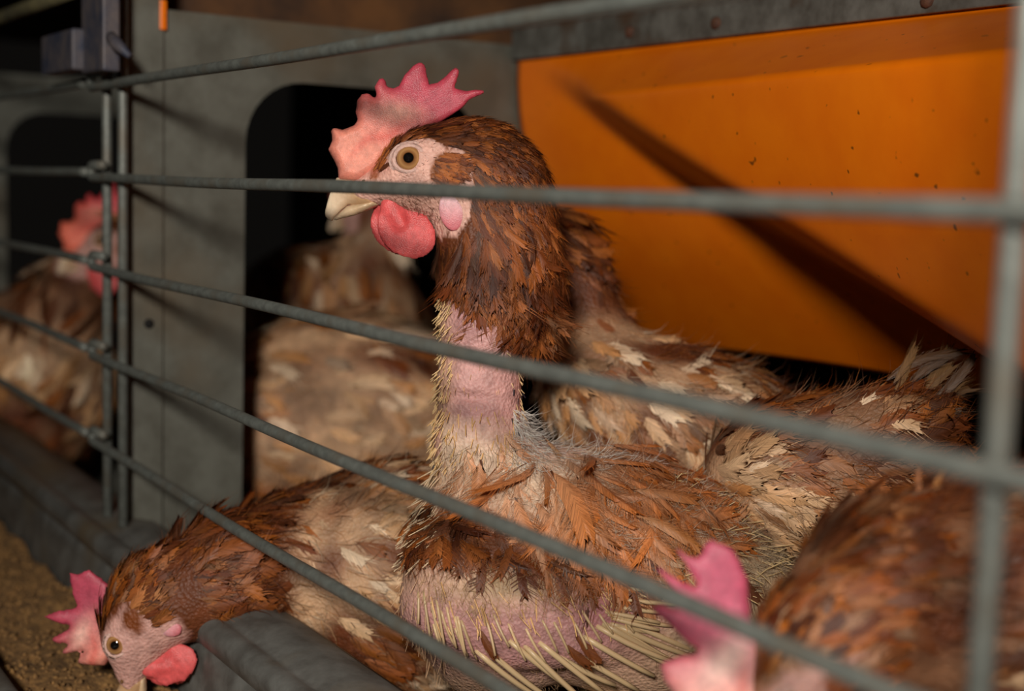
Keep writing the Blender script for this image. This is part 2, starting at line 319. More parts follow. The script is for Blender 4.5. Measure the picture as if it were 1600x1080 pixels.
# ================================================================== the setting
Z0 = 0.33; X0 = -0.739; X1 = -1.33
def struct(name, V, fs, mat, parent=None, smooth=False):
    o = mesh_obj(name, V, fs, mat, parent, smooth=smooth)
    if parent is None: o['kind'] = 'structure'
    return o
struct('floor', *box((-1.9, -0.0, -0.012), (0.35, 0.62, 0.0)), M['floor'])
struct('ceiling', *box((-1.9, 0.03, Z0 + 0.175), (0.35, 0.62, Z0 + 0.19)), M['ceil'])
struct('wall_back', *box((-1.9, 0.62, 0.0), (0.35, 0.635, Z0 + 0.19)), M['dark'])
def panel(name, x, label=None):
    y0, y1, z0, z1 = .032, .275, 0.0, Z0 + .092           # sheet
    a0, a1, b0, b1, rr = .0805, .238, .06, Z0 + .058, .036  # opening
    inner = []
    for cy, cz, s in ((a1 - rr, b1 - rr, 0), (a0 + rr, b1 - rr, 1), (a0 + rr, b0 + rr, 2), (a1 - rr, b0 + rr, 3)):
        for k in range(9):
            an = (s + k / 8) * math.pi / 2; inner.append((cy + rr * math.cos(an), cz + rr * math.sin(an)))
    outer = []
    cor = [(y1, z1), (y0, z1), (y0, z0), (y1, z0)]
    for i, (py, pz) in enumerate(inner):
        s, k = divmod(i, 9)
        cy_, cz_ = cor[s]
        if k < 4: outer.append(((y1, pz), (py, z1), (y0, pz), (py, z0))[s])
        elif k == 4: outer.append((cy_, cz_))
        else: outer.append(((py, z1), (y0, pz), (py, z0), (y1, pz))[s])
    n = len(inner); V = [(x, a, b) for a, b in inner] + [(x, a, b) for a, b in outer]
    V += [(x - .0016, a, b) for a, b in inner] + [(x - .0016, a, b) for a, b in outer]; fs = []
    for i in range(n):
        j = (i + 1) % n
        fs += [(i, n + i, n + j, j), (2 * n + i, 2 * n + j, 3 * n + j, 3 * n + i), (i, j, 2 * n + j, 2 * n + i), (n + i, 3 * n + i, 3 * n + j, n + j)]
    w_ = struct(name, V, fs, M['panel'])
    # folded front flange, a little proud, with a near-black disc painted in for the shade of its hole
    fl = mesh_obj('front_flange', *box((x - .003, .009, .02), (x + .0025, .0318, Z0 + .2)), M['panel'], w_, smooth=False); bevel(fl, .0008)
    Vd, fd = tube([(x + .0020, .0234, Z0 - .0813), (x + .0031, .0234, Z0 - .0813)], .0028, 14); mesh_obj('hole_shade_disc', Vd, fd, M['dark'], w_)
    V2, f2 = box((x - .0014, .2752, Z0 - .05), (x + .0004, .30, Z0 + .092)); mesh_obj('rear_flange', V2, f2, M['panel'], w_, smooth=False)
    return w_
panel('wall_left', X0); panel('wall_far', X1)
struct('trim_1', *box((X0 - .06, .034, Z0 + .0935), (X0 - .05, .42, Z0 + .1745)), M['ceil'])
c0 = PX(255, 12, X0 + .003)
V, fs = box(c0 + (-.0006, -.0021, -.012), c0 + (.0012, .0017, .004)); o = bevel(mesh_obj('cable_clip', V, fs, M['orange'], smooth=False), .0006)
tag(o, 'tiny orange plastic clip at the top of the grey sheet fold', 'clip')

# ------------------------------------------------------------------ cage front grilles
RW = .0025
WZ = [Z0 + .0487 - .05 * k for k in range(5)]
def grille(label, xl, xr, dz, vx, group=None):
    g = empty('cage_front_grille', ((xl + xr) / 2, 0, WZ[4]), label, 'grille', group)
    for z in WZ:
        z = z + dz
        n = 60; xs = np.linspace(xr, xl, n); wob = .0004 * np.sin(xs * 21 + z * 90)
        path = [(x, -.0001 + wb, z + wb * .8) for x, wb in zip(xs, wob)]
        cx, hz = xl, .0036                                       # the end is bent back round the upright
        for k in range(1, 7):
            an = math.pi / 2 + math.pi * k / 6; path.append((cx + hz * math.cos(an), 0, z + hz - hz * math.sin(an)))
        path.append((cx + .020, .0, z + 2 * hz))
        mesh_obj('horizontal_bar', *tube(path, RW, 14), M['wire'], g)
    for x, zb, zt in vx:
        mesh_obj('upright_bar', *tube([(x, .0050, zb), (x, .0050, (zb + zt) / 2), (x, .0050, zt)], .0027, 16), M['wire'], g)
    return g
grille('grey wire cage front in the foreground with five long horizontal bars', -.762, .30, 0, [(-.724, Z0 - .1925, Z0 + .22), (-.164, Z0 - .1925, Z0 + .22), (-.1495, Z0 - .1925, Z0 + .22)])
grille('dim wire front of the neighbouring cage beyond the left post', -1.36, -.776, .003, [(-.7527, Z0 - .1925, Z0 + .22), (-1.32, Z0 - .1925, Z0 + .22)])
# latch bracket on the post, top left
pA = PY(138, -60, -.006); pB = PY(184, 108, -.006); pC = PY(92, 60, -.006); pD = PY(165, 108, -.006)
br = empty('hinge_bracket', (pD[0], -.006, pD[2]), 'dark blue-grey hinge bracket at the top of the left wire post', 'bracket')
for nm, lo, hi in (('plate', (pA[0], -.010, pB[2]), (pB[0] - .012, -.0034, Z0 + .22)), ('block', (pC[0], -.016, pC[2] - .022), (pA[0] + .004, -.006, pC[2])), ('strap', (pB[0] - .0118, -.0125, pB[2] - .001), (pB[0] - .004, -.0034, Z0 + .22))):
    lo, hi = np.minimum(lo, hi), np.maximum(lo, hi); bevel(mesh_obj(nm, *box(lo, hi), M['bracket'], br, smooth=False), .0012)
pa = PY(203, 88, -.004); mesh_obj('latch_tongue', *tube([pa + (-.022, -.004, .012), pa + (-.008, -.004, .006), pa], [.003, .0034, .0016], 10), M['bracket'], br)
pt = PY(0, 33, 0.0)
o = mesh_obj('feed_pipe', *tube([(x, -.004, pt[2]) for x in (-1.5, -1.2, -.9, pA[0] - .004)], .0042, 16), M['olive']); tag(o, 'olive-grey dirty tube running into the hinge bracket at top left', 'pipe')
# ------------------------------------------------------------------ nest curtain and its rail
ZR = Z0 + .0822; YR = .264
rl = empty('curtain_rail', (-.45, YR, ZR), 'weathered galvanised rail holding the orange curtain', 'rail')
bevel(mesh_obj('rail_face', *box((X0 + .0015, YR - .0045, ZR - .0), (.25, YR - .0025, ZR + .0225)), M['rail'], rl, smooth=False), .0006)
mesh_obj('rail_flange', *box((X0 + .0015, YR - .0025, ZR + .0205), (.25, YR + .03, ZR + .0225)), M['rail'], rl, smooth=False)
for px, py in ((1120, 36), (1450, 1), (985, 50)):
    c = PY(px, py, YR - .0045)
    mesh_obj('bolt', *tube([c + (0, .001, 0), c + (0, -.0016, 0), c + (0, -.0024, 0)], [.0034, .0032, .0018], 8), M['rust'], rl)
def curtain():
    nx, nz = 150, 76; xs = np.linspace(X0 + .002, .16, nx); u = np.linspace(0, 1, nz)
    Xg, Ug = np.meshgrid(xs, u, indexing='ij'); Zr = .0895 - Ug * .1885
    dz = np.maximum(.0815 - Zr, 0); Y = YR + 3.0 * dz ** 2
    A = np.array([-.705, .082]); B = np.array([-.335, -.090]); d = (B - A) / np.linalg.norm(B - A); nn_ = np.array([-d[1], d[0]])
    if nn_[1] < 0: nn_ = -nn_
    s = (Xg - A[0]) * nn_[0] + (Zr - A[1]) * nn_[1]; t = np.clip(((Xg - A[0]) * d[0] + (Zr - A[1]) * d[1]) / np.linalg.norm(B - A), 0, 1.3)
    wd = .013 + .026 * t; am = .014 + .088 * t; q = np.clip((s + wd) / (2 * wd), 0, 1)
    Y = Y - am * (q * q * (3 - 2 * q)) * np.clip(dz / .03, 0, 1)
    Y += .004 * np.sin(Xg * 13 + 1) * np.clip(dz / .1, 0, 1)
    V = np.stack([Xg, Y, Z0 + Zr + .004 * np.sin(Xg * 9) * Ug], -1).reshape(-1, 3)
    i = np.arange(nx - 1)[:, None] * nz + np.arange(nz - 1)[None]; i = i.ravel()
    return V, np.stack([i, i + nz, i + nz + 1, i + 1], 1)
V, fs = curtain(); o = mesh_obj('nest_curtain', V, fs, M['orange']); sm = o.modifiers.new('thick', 'SOLIDIFY'); sm.thickness = .0015; sm.offset = 1
tag(o, 'buckled bright orange plastic nest curtain hanging behind the hens', 'curtain')
# ------------------------------------------------------------------ feed trough
tr = empty('feed_trough', (-.5, -.045, Z0 - .282), 'long grey metal feed trough along the cage front', 'trough')
def sweep(prof, x0, x1, nx=2):
    n = len(prof); xs = np.linspace(x0, x1, nx); V = [(x, y, Z0 + z) for x in xs for y, z in prof]
    return V, [(a * n + i, a * n + i + 1, (a + 1) * n + i + 1, (a + 1) * n + i) for a in range(nx - 1) for i in range(n - 1)]
def arc(c, r_, a0, a1, n=7): return [(c[0] + r_ * math.cos(math.radians(a0 + (a1 - a0) * k / n)), c[1] + r_ * math.sin(math.radians(a0 + (a1 - a0) * k / n))) for k in range(n + 1)]
lip = [(.034, -.200), (.026, -.1945), (.014, -.1915), (.006, -.1925), (.001, -.1945), (-.001, -.1955)] + arc((-.0055, -.2005), .0062, 75, 200, 7) + [(-.0105, -.2065), (-.007, -.2085)]
o = mesh_obj('inner_lip', *sweep(lip, -1.8, .3), M['trough'], tr); o.modifiers.new('t', 'SOLIDIFY').thickness = .0015
ch = [(-.006, -.206), (-.009, -.216), (-.0125, -.245), (-.024, -.276), (-.036, -.281), (-.056, -.281), (-.068, -.274), (-.079, -.238), (-.082, -.226)]
o = mesh_obj('channel', *sweep(ch, -1.8, .3), M['trough'], tr); o.modifiers.new('t', 'SOLIDIFY').thickness = .0015
o = mesh_obj('outer_lip', *sweep([(-.0815, -.230)] + arc((-.088, -.228), .006, 0, 200, 9), -1.8, .3), M['trough'], tr); o.modifiers.new('t', 'SOLIDIFY').thickness = .0015
def feed():
    nx, ny = 260, 22; xs = np.linspace(-1.7, -.1, nx); ys = np.linspace(-.0135, -.0775, ny); Xg, Yg = np.meshgrid(xs, ys, indexing='ij')
    Zg = Z0 - .2370 + .0035 * noise(np.stack([Xg, Yg, 0 * Xg], -1), 45) + .0012 * noise(np.stack([Xg, Yg, 0 * Xg], -1), 260, 1)
    V = np.stack([Xg, Yg, Zg], -1).reshape(-1, 3); i = (np.arange(nx - 1)[:, None] * ny + np.arange(ny - 1)[None]).ravel(); Fq = np.stack([i, i + 1, i + ny + 1, i + ny], 1)
    F3 = np.concatenate([Fq[:, :3], Fq[:, [0, 2, 3]]])
    n = 9000; c = V[rng.integers(0, len(V), n)] + rng.normal(0, .0025, (n, 3)) * (1, 1, .15); r_ = rng.uniform(.0006, .0019, (n, 1, 1))
    c[:, 1] = np.clip(c[:, 1], -.075, -.016)
    octa = np.array([(1, 0, 0), (-1, 0, 0), (0, 1, 0), (0, -1, 0), (0, 0, .8), (0, 0, -.8)]); VV = (c[:, None] + octa[None] * r_ * (1 + rng.normal(0, .25, (n, 6, 1)))).reshape(-1, 3)
    fo = np.array([(0, 2, 4), (2, 1, 4), (1, 3, 4), (3, 0, 4), (2, 0, 5), (1, 2, 5), (3, 1, 5), (0, 3, 5)]); FF = (len(V) + np.arange(n)[:, None, None] * 6 + fo[None]).reshape(-1, 3)
    o = mesh_obj('poultry_feed', np.concatenate([V, VV]), np.concatenate([F3, FF]), M['feed'], smooth=False)
    tag(o, 'loose brown mash feed lying in the grey trough', 'feed', kind='stuff')
feed()
# ================================================================== hens
EYE = np.array([640., 255.])
def zp(pts): return [(460 + x / 3.176, 60 + y / 3.176) for x, y in pts]
COMB = zp([(222, 705), (215, 645), (200, 610), (168, 555), (178, 530), (188, 510), (182, 455), (200, 443), (240, 455), (300, 432), (315, 405), (305, 370), (312, 310), (335, 280), (370, 275), (400, 300), (410, 285), (398, 245), (420, 205), (440, 197), (455, 215), (462, 240), (490, 250), (520, 235), (545, 180), (590, 130), (625, 113), (650, 130), (655, 170), (670, 225), (710, 215), (750, 185), (785, 150), (805, 143), (820, 160), (812, 195), (795, 245), (850, 262), (905, 256), (945, 262), (945, 275), (900, 292), (870, 305), (840, 340), (790, 375), (740, 405), (690, 430), (620, 470), (540, 520), (470, 590), (420, 660), (330, 720)])
FACE = [(500, 240), (560, 250), (600, 238), (612, 228), (660, 222), (695, 236), (724, 246), (735, 264), (737, 292), (733, 345), (714, 368), (690, 370), (640, 352), (560, 352), (500, 340)]
PATCH = [(676, 272), (684, 252), (700, 244), (720, 248), (726, 262), (716, 284), (696, 294), (676, 290)]
BROW = [(580, 284), (587, 256), (603, 236), (640, 220), (664, 220), (640, 231), (613, 243), (600, 260), (594, 288)]
class Head:
    """maps the pixels of the profile at its true size to a head posed anywhere (w: metres-in-pixels towards the near side)"""
    def __init__(s, px, py, t, rot=0.0, size=1.0, yaw=0.0, s0=.57 / 2100):
        a = math.radians(rot); s.o = T(px, py, t); s.k = s0 * size
        fx, fy = -math.cos(a), math.sin(a); s.fwd = nrm(R_ * fx - U_ * fy); ux, uy = -math.sin(a), -math.cos(a); s.up = nrm(R_ * ux - U_ * uy); s.side = -F_.copy()
        y = math.radians(yaw); s.fwd, s.side = s.fwd * math.cos(y) + s.side * math.sin(y), s.side * math.cos(y) - s.fwd * math.sin(y)
    def __call__(s, px, py, w=0.0): return s.o + s.k * (s.fwd * (EYE[0] - px) + s.up * (EYE[1] - py) + s.side * w)
    def inv(s, P):
        q = (P - s.o) / s.k; return EYE[0] - q @ s.fwd, EYE[1] - q @ s.up, q @ s.side
    def axes(s, rot=0.0):
        a = math.radians(rot); f2 = s.fwd * math.cos(a) + s.up * math.sin(a); u2 = s.up * math.cos(a) - s.fwd * math.sin(a); return np.array([f2, u2, s.side])
    def prims(s):
        k = s.k
        return [('e', s(702, 252), (88 * k, 58 * k, 50 * k), s.axes(-8)), ('c', s(650, 262), s(572, 296), 46 * k, 25 * k, .008), ('e', s(650, 300), (66 * k, 34 * k, 36 * k), s.axes(12), None, .008),
                ('e', s(640, 256, 30), (32 * k, 28 * k, 24 * k), s.axes(), None, .006), ('e', s(640, 256, -30), (32 * k, 28 * k, 24 * k), s.axes(), None, .006)]
def sub(o, kind=None, label=None):
    if kind: o['kind'] = kind
    if label: o['label'] = label
    return o
def make_head(root, H, h=.0011, red=1.0, lod=0, cs=1.0, ctint=(1, 1, 1), comb_px=None):
    """comb, wattles, lobes, beak, eyes and lids as parts of a hen"""
    k = H.k
    def world(V): return H.o + k * (H.fwd * (EYE[0] - V[:, :1]) + H.up * (EYE[1] - V[:, 1:2]) + H.side * V[:, 2:3])
    hh = h / k; CP = np.array(COMB, float)
    if comb_px is not None:                      # this hen's own comb outline, in the plane of its head
        tt_ = (H.o - CAM) @ F_; q_ = np.array([T(a, b_, tt_) for a, b_ in comb_px]); CP = np.stack(H.inv(q_)[:2], -1)
    # comb: a blade thick at the base, thin at the points, gently wavy
    def fcomb(G):
        wv = 5 * np.sin(G[..., 0] * .035) * np.clip((230 - G[..., 1]) / 90, 0, 1); q = np.stack([G[..., 0], G[..., 1]], -1); sd = poly_sd(q, CP)
        base = np.clip(((G[..., 1] - 130) * .75 - (G[..., 0] - 620) * .35 + 10) / 90, 0, 1); th = 6.5 + 17 * base ** 1.5
        ins = np.clip(-sd / 16, 0, 1); th = th * np.sqrt(np.clip(ins * (2 - ins), 0, 1)) + .001
        return np.where(sd > 0, np.maximum(sd, np.abs(G[..., 2] - wv) - 1), np.maximum(np.abs(G[..., 2] - wv) - th, sd))
    V, Fq = grid_mesh(fcomb, (CP[:, 0].min() - 4, CP[:, 1].min() - 4, -28), (CP[:, 0].max() + 4, CP[:, 1].max() + 4, 28), max(hh, 3.0)); x, y = V[:, 0], V[:, 1]
    sd = -poly_sd(V[:, :2], CP)
    pale = np.clip(((y - 150) * .8 - (x - 640) * .45) / 90, 0, 1); c = lin((186, 70, 88)) * (1 - pale[:, None]) + lin((238, 150, 128)) * pale[:, None]
    c = c * (1 - .4 * np.exp(-np.clip(sd, 0, 99) / 7))[:, None] + lin((168, 52, 62)) * (.4 * np.exp(-np.clip(sd, 0, 99) / 7))[:, None]
    streak = np.exp(-((y - 215 + (x - 600) * .55 + 6 * np.sin(x * .09)) / 9) ** 2) * np.clip((x - 540) / 30, 0, 1) * np.clip((650 - x) / 30, 0, 1)
    c = c * (1 - .55 * streak[:, None]) + lin((205, 60, 48)) * .55 * streak[:, None]
    white = np.exp(-(((x - 622) / 34) ** 2 + ((y - 178) / 16) ** 2)); c = c * (1 - .6 * white[:, None]) + lin((244, 190, 168)) * .6 * white[:, None]
    c *= (1 + .12 * noise(V, .12))[:, None]
    c = c * np.array(ctint); V = V.copy(); V[:, :2] = np.array([630., 265]) + (V[:, :2] - np.array([630., 265])) * cs
    mesh_obj('comb', world(V), Fq[:, ::-1], M['comb'], root, c)
    # wattles
    for w0, dx, dy, name in ((15, 0, 0, 'wattle'), (-15, -14, -6, 'wattle')):
        def fw(G, w0=w0, dx=dx, dy=dy):
            c0_ = np.array([636 + dx, 362 + dy, w0]); q = G - c0_; a = math.radians(38); u_ = q[..., 0] * math.cos(a) + q[..., 1] * math.sin(a); v_ = -q[..., 0] * math.sin(a) + q[..., 1] * math.cos(a)
            w_ = q[..., 2] - .0022 * u_ ** 2 * np.sign(w0) * .5 - 2 * np.sin(u_ * .09)
            d = (np.sqrt((u_ / 50) ** 2 + (v_ / 39) ** 2 + (w_ / 6) ** 2) - 1) * 6
            cn = sd_cone(G, np.array([612. + dx, 322 + dy, w0 * .8]), np.array([628. + dx, 352 + dy, w0]), 14, 12)
            return smin(d, cn, 8) + .05 * np.sin(u_ * .5 + 2 * np.sin(v_ * .22))
        V, Fq = grid_mesh(fw, (575, 300, w0 - 26), (690, 412, w0 + 26), max(hh, 3.0))
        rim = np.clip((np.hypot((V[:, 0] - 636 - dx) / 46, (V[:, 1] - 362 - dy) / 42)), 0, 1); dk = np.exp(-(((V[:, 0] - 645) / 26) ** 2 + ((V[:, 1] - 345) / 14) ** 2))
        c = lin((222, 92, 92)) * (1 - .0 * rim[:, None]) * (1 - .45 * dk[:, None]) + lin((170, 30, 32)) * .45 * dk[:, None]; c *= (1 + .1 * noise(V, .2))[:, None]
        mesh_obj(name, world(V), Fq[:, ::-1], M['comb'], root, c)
    for sg in (1, -1):   # ear lobes
        def fl(G, sg=sg):
            q = G - np.array([711., 334, 52 * sg]); return (np.sqrt((q[..., 0] / (23 - .10 * q[..., 1])) ** 2 + (q[..., 1] / 32) ** 2 + ((q[..., 2]) / 6) ** 2) - 1) * 6
        V, Fq = grid_mesh(fl, (685, 295, 54 * sg - 12), (738, 370, 54 * sg + 12), max(hh, 3.0)); g = np.clip((V[:, 1] - 310) / 45, 0, 1)[:, None]
        sub(mesh_obj('earlobe', world(V), Fq[:, ::-1], M['comb'], root, lin((236, 196, 200)) * (1 - g) + lin((214, 120, 128)) * g), None, 'pale pink ear lobe')
    # beak: upper hook and lower mandible
    up = zp([(210, 690), (330, 700), (400, 760), (400, 835), (330, 838), (268, 826), (225, 860), (196, 893), (187, 912), (172, 902), (154, 886), (150, 862), (166, 800), (185, 740)])
    lo = zp([(190, 905), (205, 905), (235, 893), (290, 882), (345, 862), (420, 830), (400, 800), (300, 822), (262, 832), (225, 866)])
    for nm, poly, off, cc in (('upper_beak', up, 0, ((228, 205, 176), (190, 150, 110))), ('lower_beak', lo, 0, ((214, 190, 160), (206, 176, 140)))):
        def fb(G, poly=poly):
            sd = poly_sd(G[..., :2], poly); wd = 4 + 15 * np.clip((G[..., 0] - 505) / 75, 0, 1); ins = np.clip(-sd / 13, 0, 1); th = wd * np.sqrt(np.clip(ins * (2 - ins), 0, 1)) + .001
            return np.where(sd > 0, np.maximum(sd, np.abs(G[..., 2]) - 1), np.maximum(np.abs(G[..., 2]) - th, sd))
        V, Fq = grid_mesh(fb, (500, 268, -22), (600, 352, 22), max(hh * .7, 2.2)); g = np.clip((V[:, 0] - 515) / 45, 0, 1)[:, None]
        mesh_obj(nm, world(V), Fq[:, ::-1], M['beak'], root, lin(cc[0]) * (1 - g) + lin(cc[1]) * g)
    if lod < 2:
        V, Fq = grid_mesh(lambda G: sd_ell(G, np.array([574., 286, 21]), (7, 4, 4)), (562, 278, 12), (586, 294, 28), 2.2)
        mesh_obj('nostril', world(V), Fq[:, ::-1], M['shank'], root, np.ones((len(V), 3)) * lin((120, 84, 50)))
    for sg in (1, -1):   # eyeball and lid ring
        n1, n2 = 20, 28; th = np.linspace(0, math.pi, n1); ph = np.linspace(0, 2 * math.pi, n2, endpoint=False)
        V = np.array([(math.cos(a), math.sin(a) * math.cos(b_), math.sin(a) * math.sin(b_)) for a in th for b_ in ph]); i = (np.arange(n1 - 1)[:, None] * n2 + np.arange(n2)[None]).ravel(); j = (np.arange(n1 - 1)[:, None] * n2 + (np.arange(n2)[None] + 1) % n2).ravel()
        o = mesh_obj('eye', V, np.stack([i, i + n2, j + n2, j], 1), M['eye'])
        ax = np.stack([H.side * sg, H.fwd, H.up * sg], 1); r_ = 24.5 * k; loc = H(643, 255, 38 * sg)
        o.parent = root; o.matrix_parent_inverse = root.matrix_world.inverted()
        o.matrix_world = Matrix([[*(ax[q] * r_), loc[q]] for q in range(3)] + [[0, 0, 0, 1]])
        def flid(G, sg=sg):
            q = G - np.array([643., 255, 56 * sg]); a = math.radians(-12); u_ = q[..., 0] * math.cos(a) + q[..., 1] * math.sin(a); v_ = -q[..., 0] * math.sin(a) + q[..., 1] * math.cos(a)
            ww = q[..., 2] + sg * (u_ ** 2 + v_ ** 2) * .009; rr_ = np.hypot(u_ / 1.18, v_) + .0; d1 = np.hypot(rr_ - 20, ww) - 3.4; d2 = np.hypot(rr_ - 25.5, ww + sg * 2.2) - 2.4
            return np.minimum(d1, d2)
        V, Fq = grid_mesh(flid, (600, 216, 56 * sg - 26), (686, 294, 56 * sg + 22), 2.0 if lod == 0 else 3.4)
        mesh_obj('eyelid', world(V), Fq[:, ::-1], M['skin'], root, np.ones((len(V), 3)) * lin((216, 176, 164)))
def make_leg(root, hip, fw, h=.0036):
    hip = np.asarray(hip); foot = np.array([hip[0], hip[1], .006]); hock = (hip + foot) / 2 - fw * .02; pr = [('c', hip, hock, .011, .006), ('c', hock, foot, .006, .0055)]
    sd = np.cross(fw, (0, 0, 1.0))
    for a in (-.5, 0, .5, math.pi):
        d = fw * math.cos(a) + sd * math.sin(a); pr.append(('c', foot, foot + d * (.045 if abs(a) < 1 else .02) + (0, 0, -.001), .0055, .0035))
    pr = [p + (None,) if len(p) == 5 else p for p in pr]; V, Fq = prims_mesh(pr, h, .004)
    mesh_obj('leg', V, Fq, M['shank'], root, np.ones((len(V), 3)) * lin((196, 168, 110)))
def px_s(t): return t / FPX
def E_(px, py, t, rx, ry, rz, rot=0.0, k=None):
    a = math.radians(rot); X = R_ * math.cos(a) - U_ * math.sin(a); Yv = -(R_ * math.sin(a) + U_ * math.cos(a)); s = px_s(t)
    return ('e', T(px, py, t), (rx * s, ry * s, rz * s), np.array([X, Yv, F_]), None, k)
def C_(a, b_, k=None):
    return ('c', T(*a[:3]), T(*b_[:3]), a[3] * px_s(a[2]), b_[3] * px_s(b_[2]), k)
def G_(px, py, t, dx, dy, dz=0.0): return (T(px, py, t), idir(dx, dy, dz))
BROWN = [(136, 70, 22), (110, 52, 16), (158, 88, 30), (86, 40, 14)]
PALE = [(206, 162, 116), (222, 184, 142), (182, 128, 76), (232, 206, 174)]
def pal(P, rg, mixn): # mixn 0 brown .. 1 pale
    n = len(P); b_ = lin(np.array(BROWN))[rg.integers(0, 4, n)]; p_ = lin(np.array(PALE))[rg.integers(0, 4, n)]; m_ = np.clip(mixn, 0, 1)[:, None]; return b_ * (1 - m_) + p_ * m_
def finish_mesh(prims, h, k):
    V, Fq = prims_mesh([p if len(p) == 6 else p + (None,) for p in prims], h, k)
    for _ in range(4):
        acc = np.zeros_like(V); cn = np.zeros(len(V))
        for a in range(4):
            i, j = Fq[:, a], Fq[:, (a + 1) % 4]
            for q in range(3): acc[:, q] += np.bincount(i, V[j, q], len(V)) + np.bincount(j, V[i, q], len(V))
            cn += np.bincount(i, minlength=len(V)) + np.bincount(j, minlength=len(V))
        V = V * .4 + .6 * acc / np.maximum(cn, 1)[:, None]
    return V, Fq

def simple_hen(label, prims, guides, head=None, legs=(), n=700, L=(.024, .036), pale=lambda px, P: .5, h=.0035, seed=1, lod=1, tail=None, nb=6, headfeathers=260, cs=1.0, ctint=(1, 1, 1), down=1500, wr=.40, bright=1.0, comb_px=None):
    rg = np.random.default_rng(seed); ctr = prims[0][1]
    root = empty('hen', (ctr[0], ctr[1], 0.0), label, 'hen', 'brown hens crowded in the cage')
    pr = list(prims) + (head.prims() if head else [])
    V, Fq = finish_mesh(pr, h, .016); px, z = to_px(V)
    pm = np.clip(pale(px, V), 0, 1); col = lin((104, 54, 26)) * (1 - pm[:, None]) + lin((196, 156, 120)) * pm[:, None]
    col *= (1 + .18 * noise(V, 160))[:, None]
    if head:
        hx, hy, hw = head.inv(V); near = (hx < 760) & (hy < 385) & (np.abs(hw) < 70) & (hy > 150) & (hx > 480); fs_ = poly_sd(np.stack([hx, hy], -1), FACE)
        fm = np.where(near, np.clip(.5 - fs_ / 8, 0, 1), 0)[:, None]; col = col * (1 - fm) + lin((214, 164, 152)) * fm; pm_ = np.where(near, np.clip(.5 - poly_sd(np.stack([hx, hy], -1), PATCH) / 6, 0, 1), 0)[:, None]; col = col * (1 - pm_) + lin((120, 62, 26)) * pm_
    mesh_obj('body', V, Fq, M['skin'], root, col)
    parts = []
    P, N = sample(V, Fq, n, rg)
    keep = np.ones(len(P), bool)
    if head:
        hx, hy, hw = head.inv(P); hd = (hx > 480) & (hx < 750) & (hy < 375) & (np.abs(hw) < 75); keep &= ~hd
    P, N = P[keep], N[keep]; D = flow_at(P, guides); D = nrm(D + rg.normal(0, .22, D.shape)); px, z = to_px(P); m_ = np.clip(pale(px, P), 0, 1)
    q_ = np.clip((m_ + rg.normal(0, .13, len(P)) - .5) * 2.2 + .5, 0, 1); tip = pal(P, rg, q_ * .9) * rg.uniform(.75, 1.2, (len(P), 1)) * (1 + (bright - 1) * q_[:, None]); base = tip * .7 + lin((214, 180, 146)) * .3 * (.3 + .7 * q_[:, None])
    Ls = rg.uniform(*L, len(P)); parts.append(feather_geo(P - N * .001, D, N, Ls, Ls * wr, rg.uniform(.08, .22, len(P)), rg.uniform(.08, .34, len(P)), rg.normal(0, .16, len(P)), base, tip, nb, 1.2, .35, rg, wisp=.55))
    if down:
        P2, N2 = sample(V, Fq, down, rg)
        if head:
            hx, hy, hw = head.inv(P2); k2 = ~((hx > 480) & (hx < 800) & (hy < 385) & (np.abs(hw) < 75)); P2, N2 = P2[k2], N2[k2]
        D2 = flow_at(P2, guides); px, z = to_px(P2); m2 = np.clip(pale(px, P2), 0, 1); c2 = pal(P2, rg, np.clip((m2 - .5) * 2 + .55, 0, 1)) * rg.uniform(.8, 1.2, (len(P2), 1)) * (1 + (bright - 1) * m2[:, None])
        parts.append(strands(P2, D2 + N2 * rg.uniform(.05, .3, (len(P2), 1)) + rg.normal(0, .2, D2.shape), rg.uniform(.008, .018, len(P2)), .00022, c2, c2 * .9, .6, rg, 4))
    if head:
        V3 = V; P, N = sample(V, Fq, 40 * headfeathers, rg); hx, hy, hw = head.inv(P); hd = (hx > 480) & (hx < 830) & (hy < 400) & (np.abs(hw) < 80)
        fs_ = poly_sd(np.stack([hx, hy], -1), FACE); ps_ = poly_sd(np.stack([hx, hy], -1), PATCH); ok = hd & ((fs_ > 3) | (ps_ < 0)) & (hx > 595); P, N, hx, hy = P[ok][:headfeathers], N[ok][:headfeathers], hx[ok][:headfeathers], hy[ok][:headfeathers]
        back = -head.fwd; dn = -head.up; a = np.clip((hx - 620) / 200, 0, 1)[:, None]; b_ = np.clip((hy - 210) / 120, 0, 1)[:, None]
        D = nrm(back * (1.1 - .5 * b_) + dn * (a * .7 + b_ * .6)); c = pal(P, rg, rg.normal(.05, .1, len(P))); Ls = rg.uniform(.009, .017, len(P)); c = c * rg.uniform(.55, 1.3, (len(P), 1))
        parts.append(feather_geo(P - N * .0006, D, N, Ls, Ls * .32, np.full(len(P), .12), np.full(len(P), .12), rg.normal(0, .1, len(P)), c * .8, c * 1.15, 5, 1.3, .3, rg, wisp=.4))
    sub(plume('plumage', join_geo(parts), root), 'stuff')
    if tail:
        for (p0, dr, L_, c) in tail:
            D = nrm(np.array([dr])); N = nrm(np.cross(D, np.cross(-F_[None] + .5 * U_[None], D))); c = lin(c)[None]
            g = feather_geo(np.array([p0]), D, N, np.array([L_]), np.array([L_ * .24]), np.array([.05]), np.array([.1]), rg.normal(0, .2, 1), c * 1.2, c, 18, 1.1, .3, rg, wisp=.6)
            plume('tail_feather', g, root)
    if head: make_head(root, head, .0016 if lod == 1 else .0022, lod=lod, cs=cs, ctint=ctint, comb_px=comb_px)
    for hp, fw in legs: make_leg(root, hp, nrm(np.array(fw, float)))
    return root
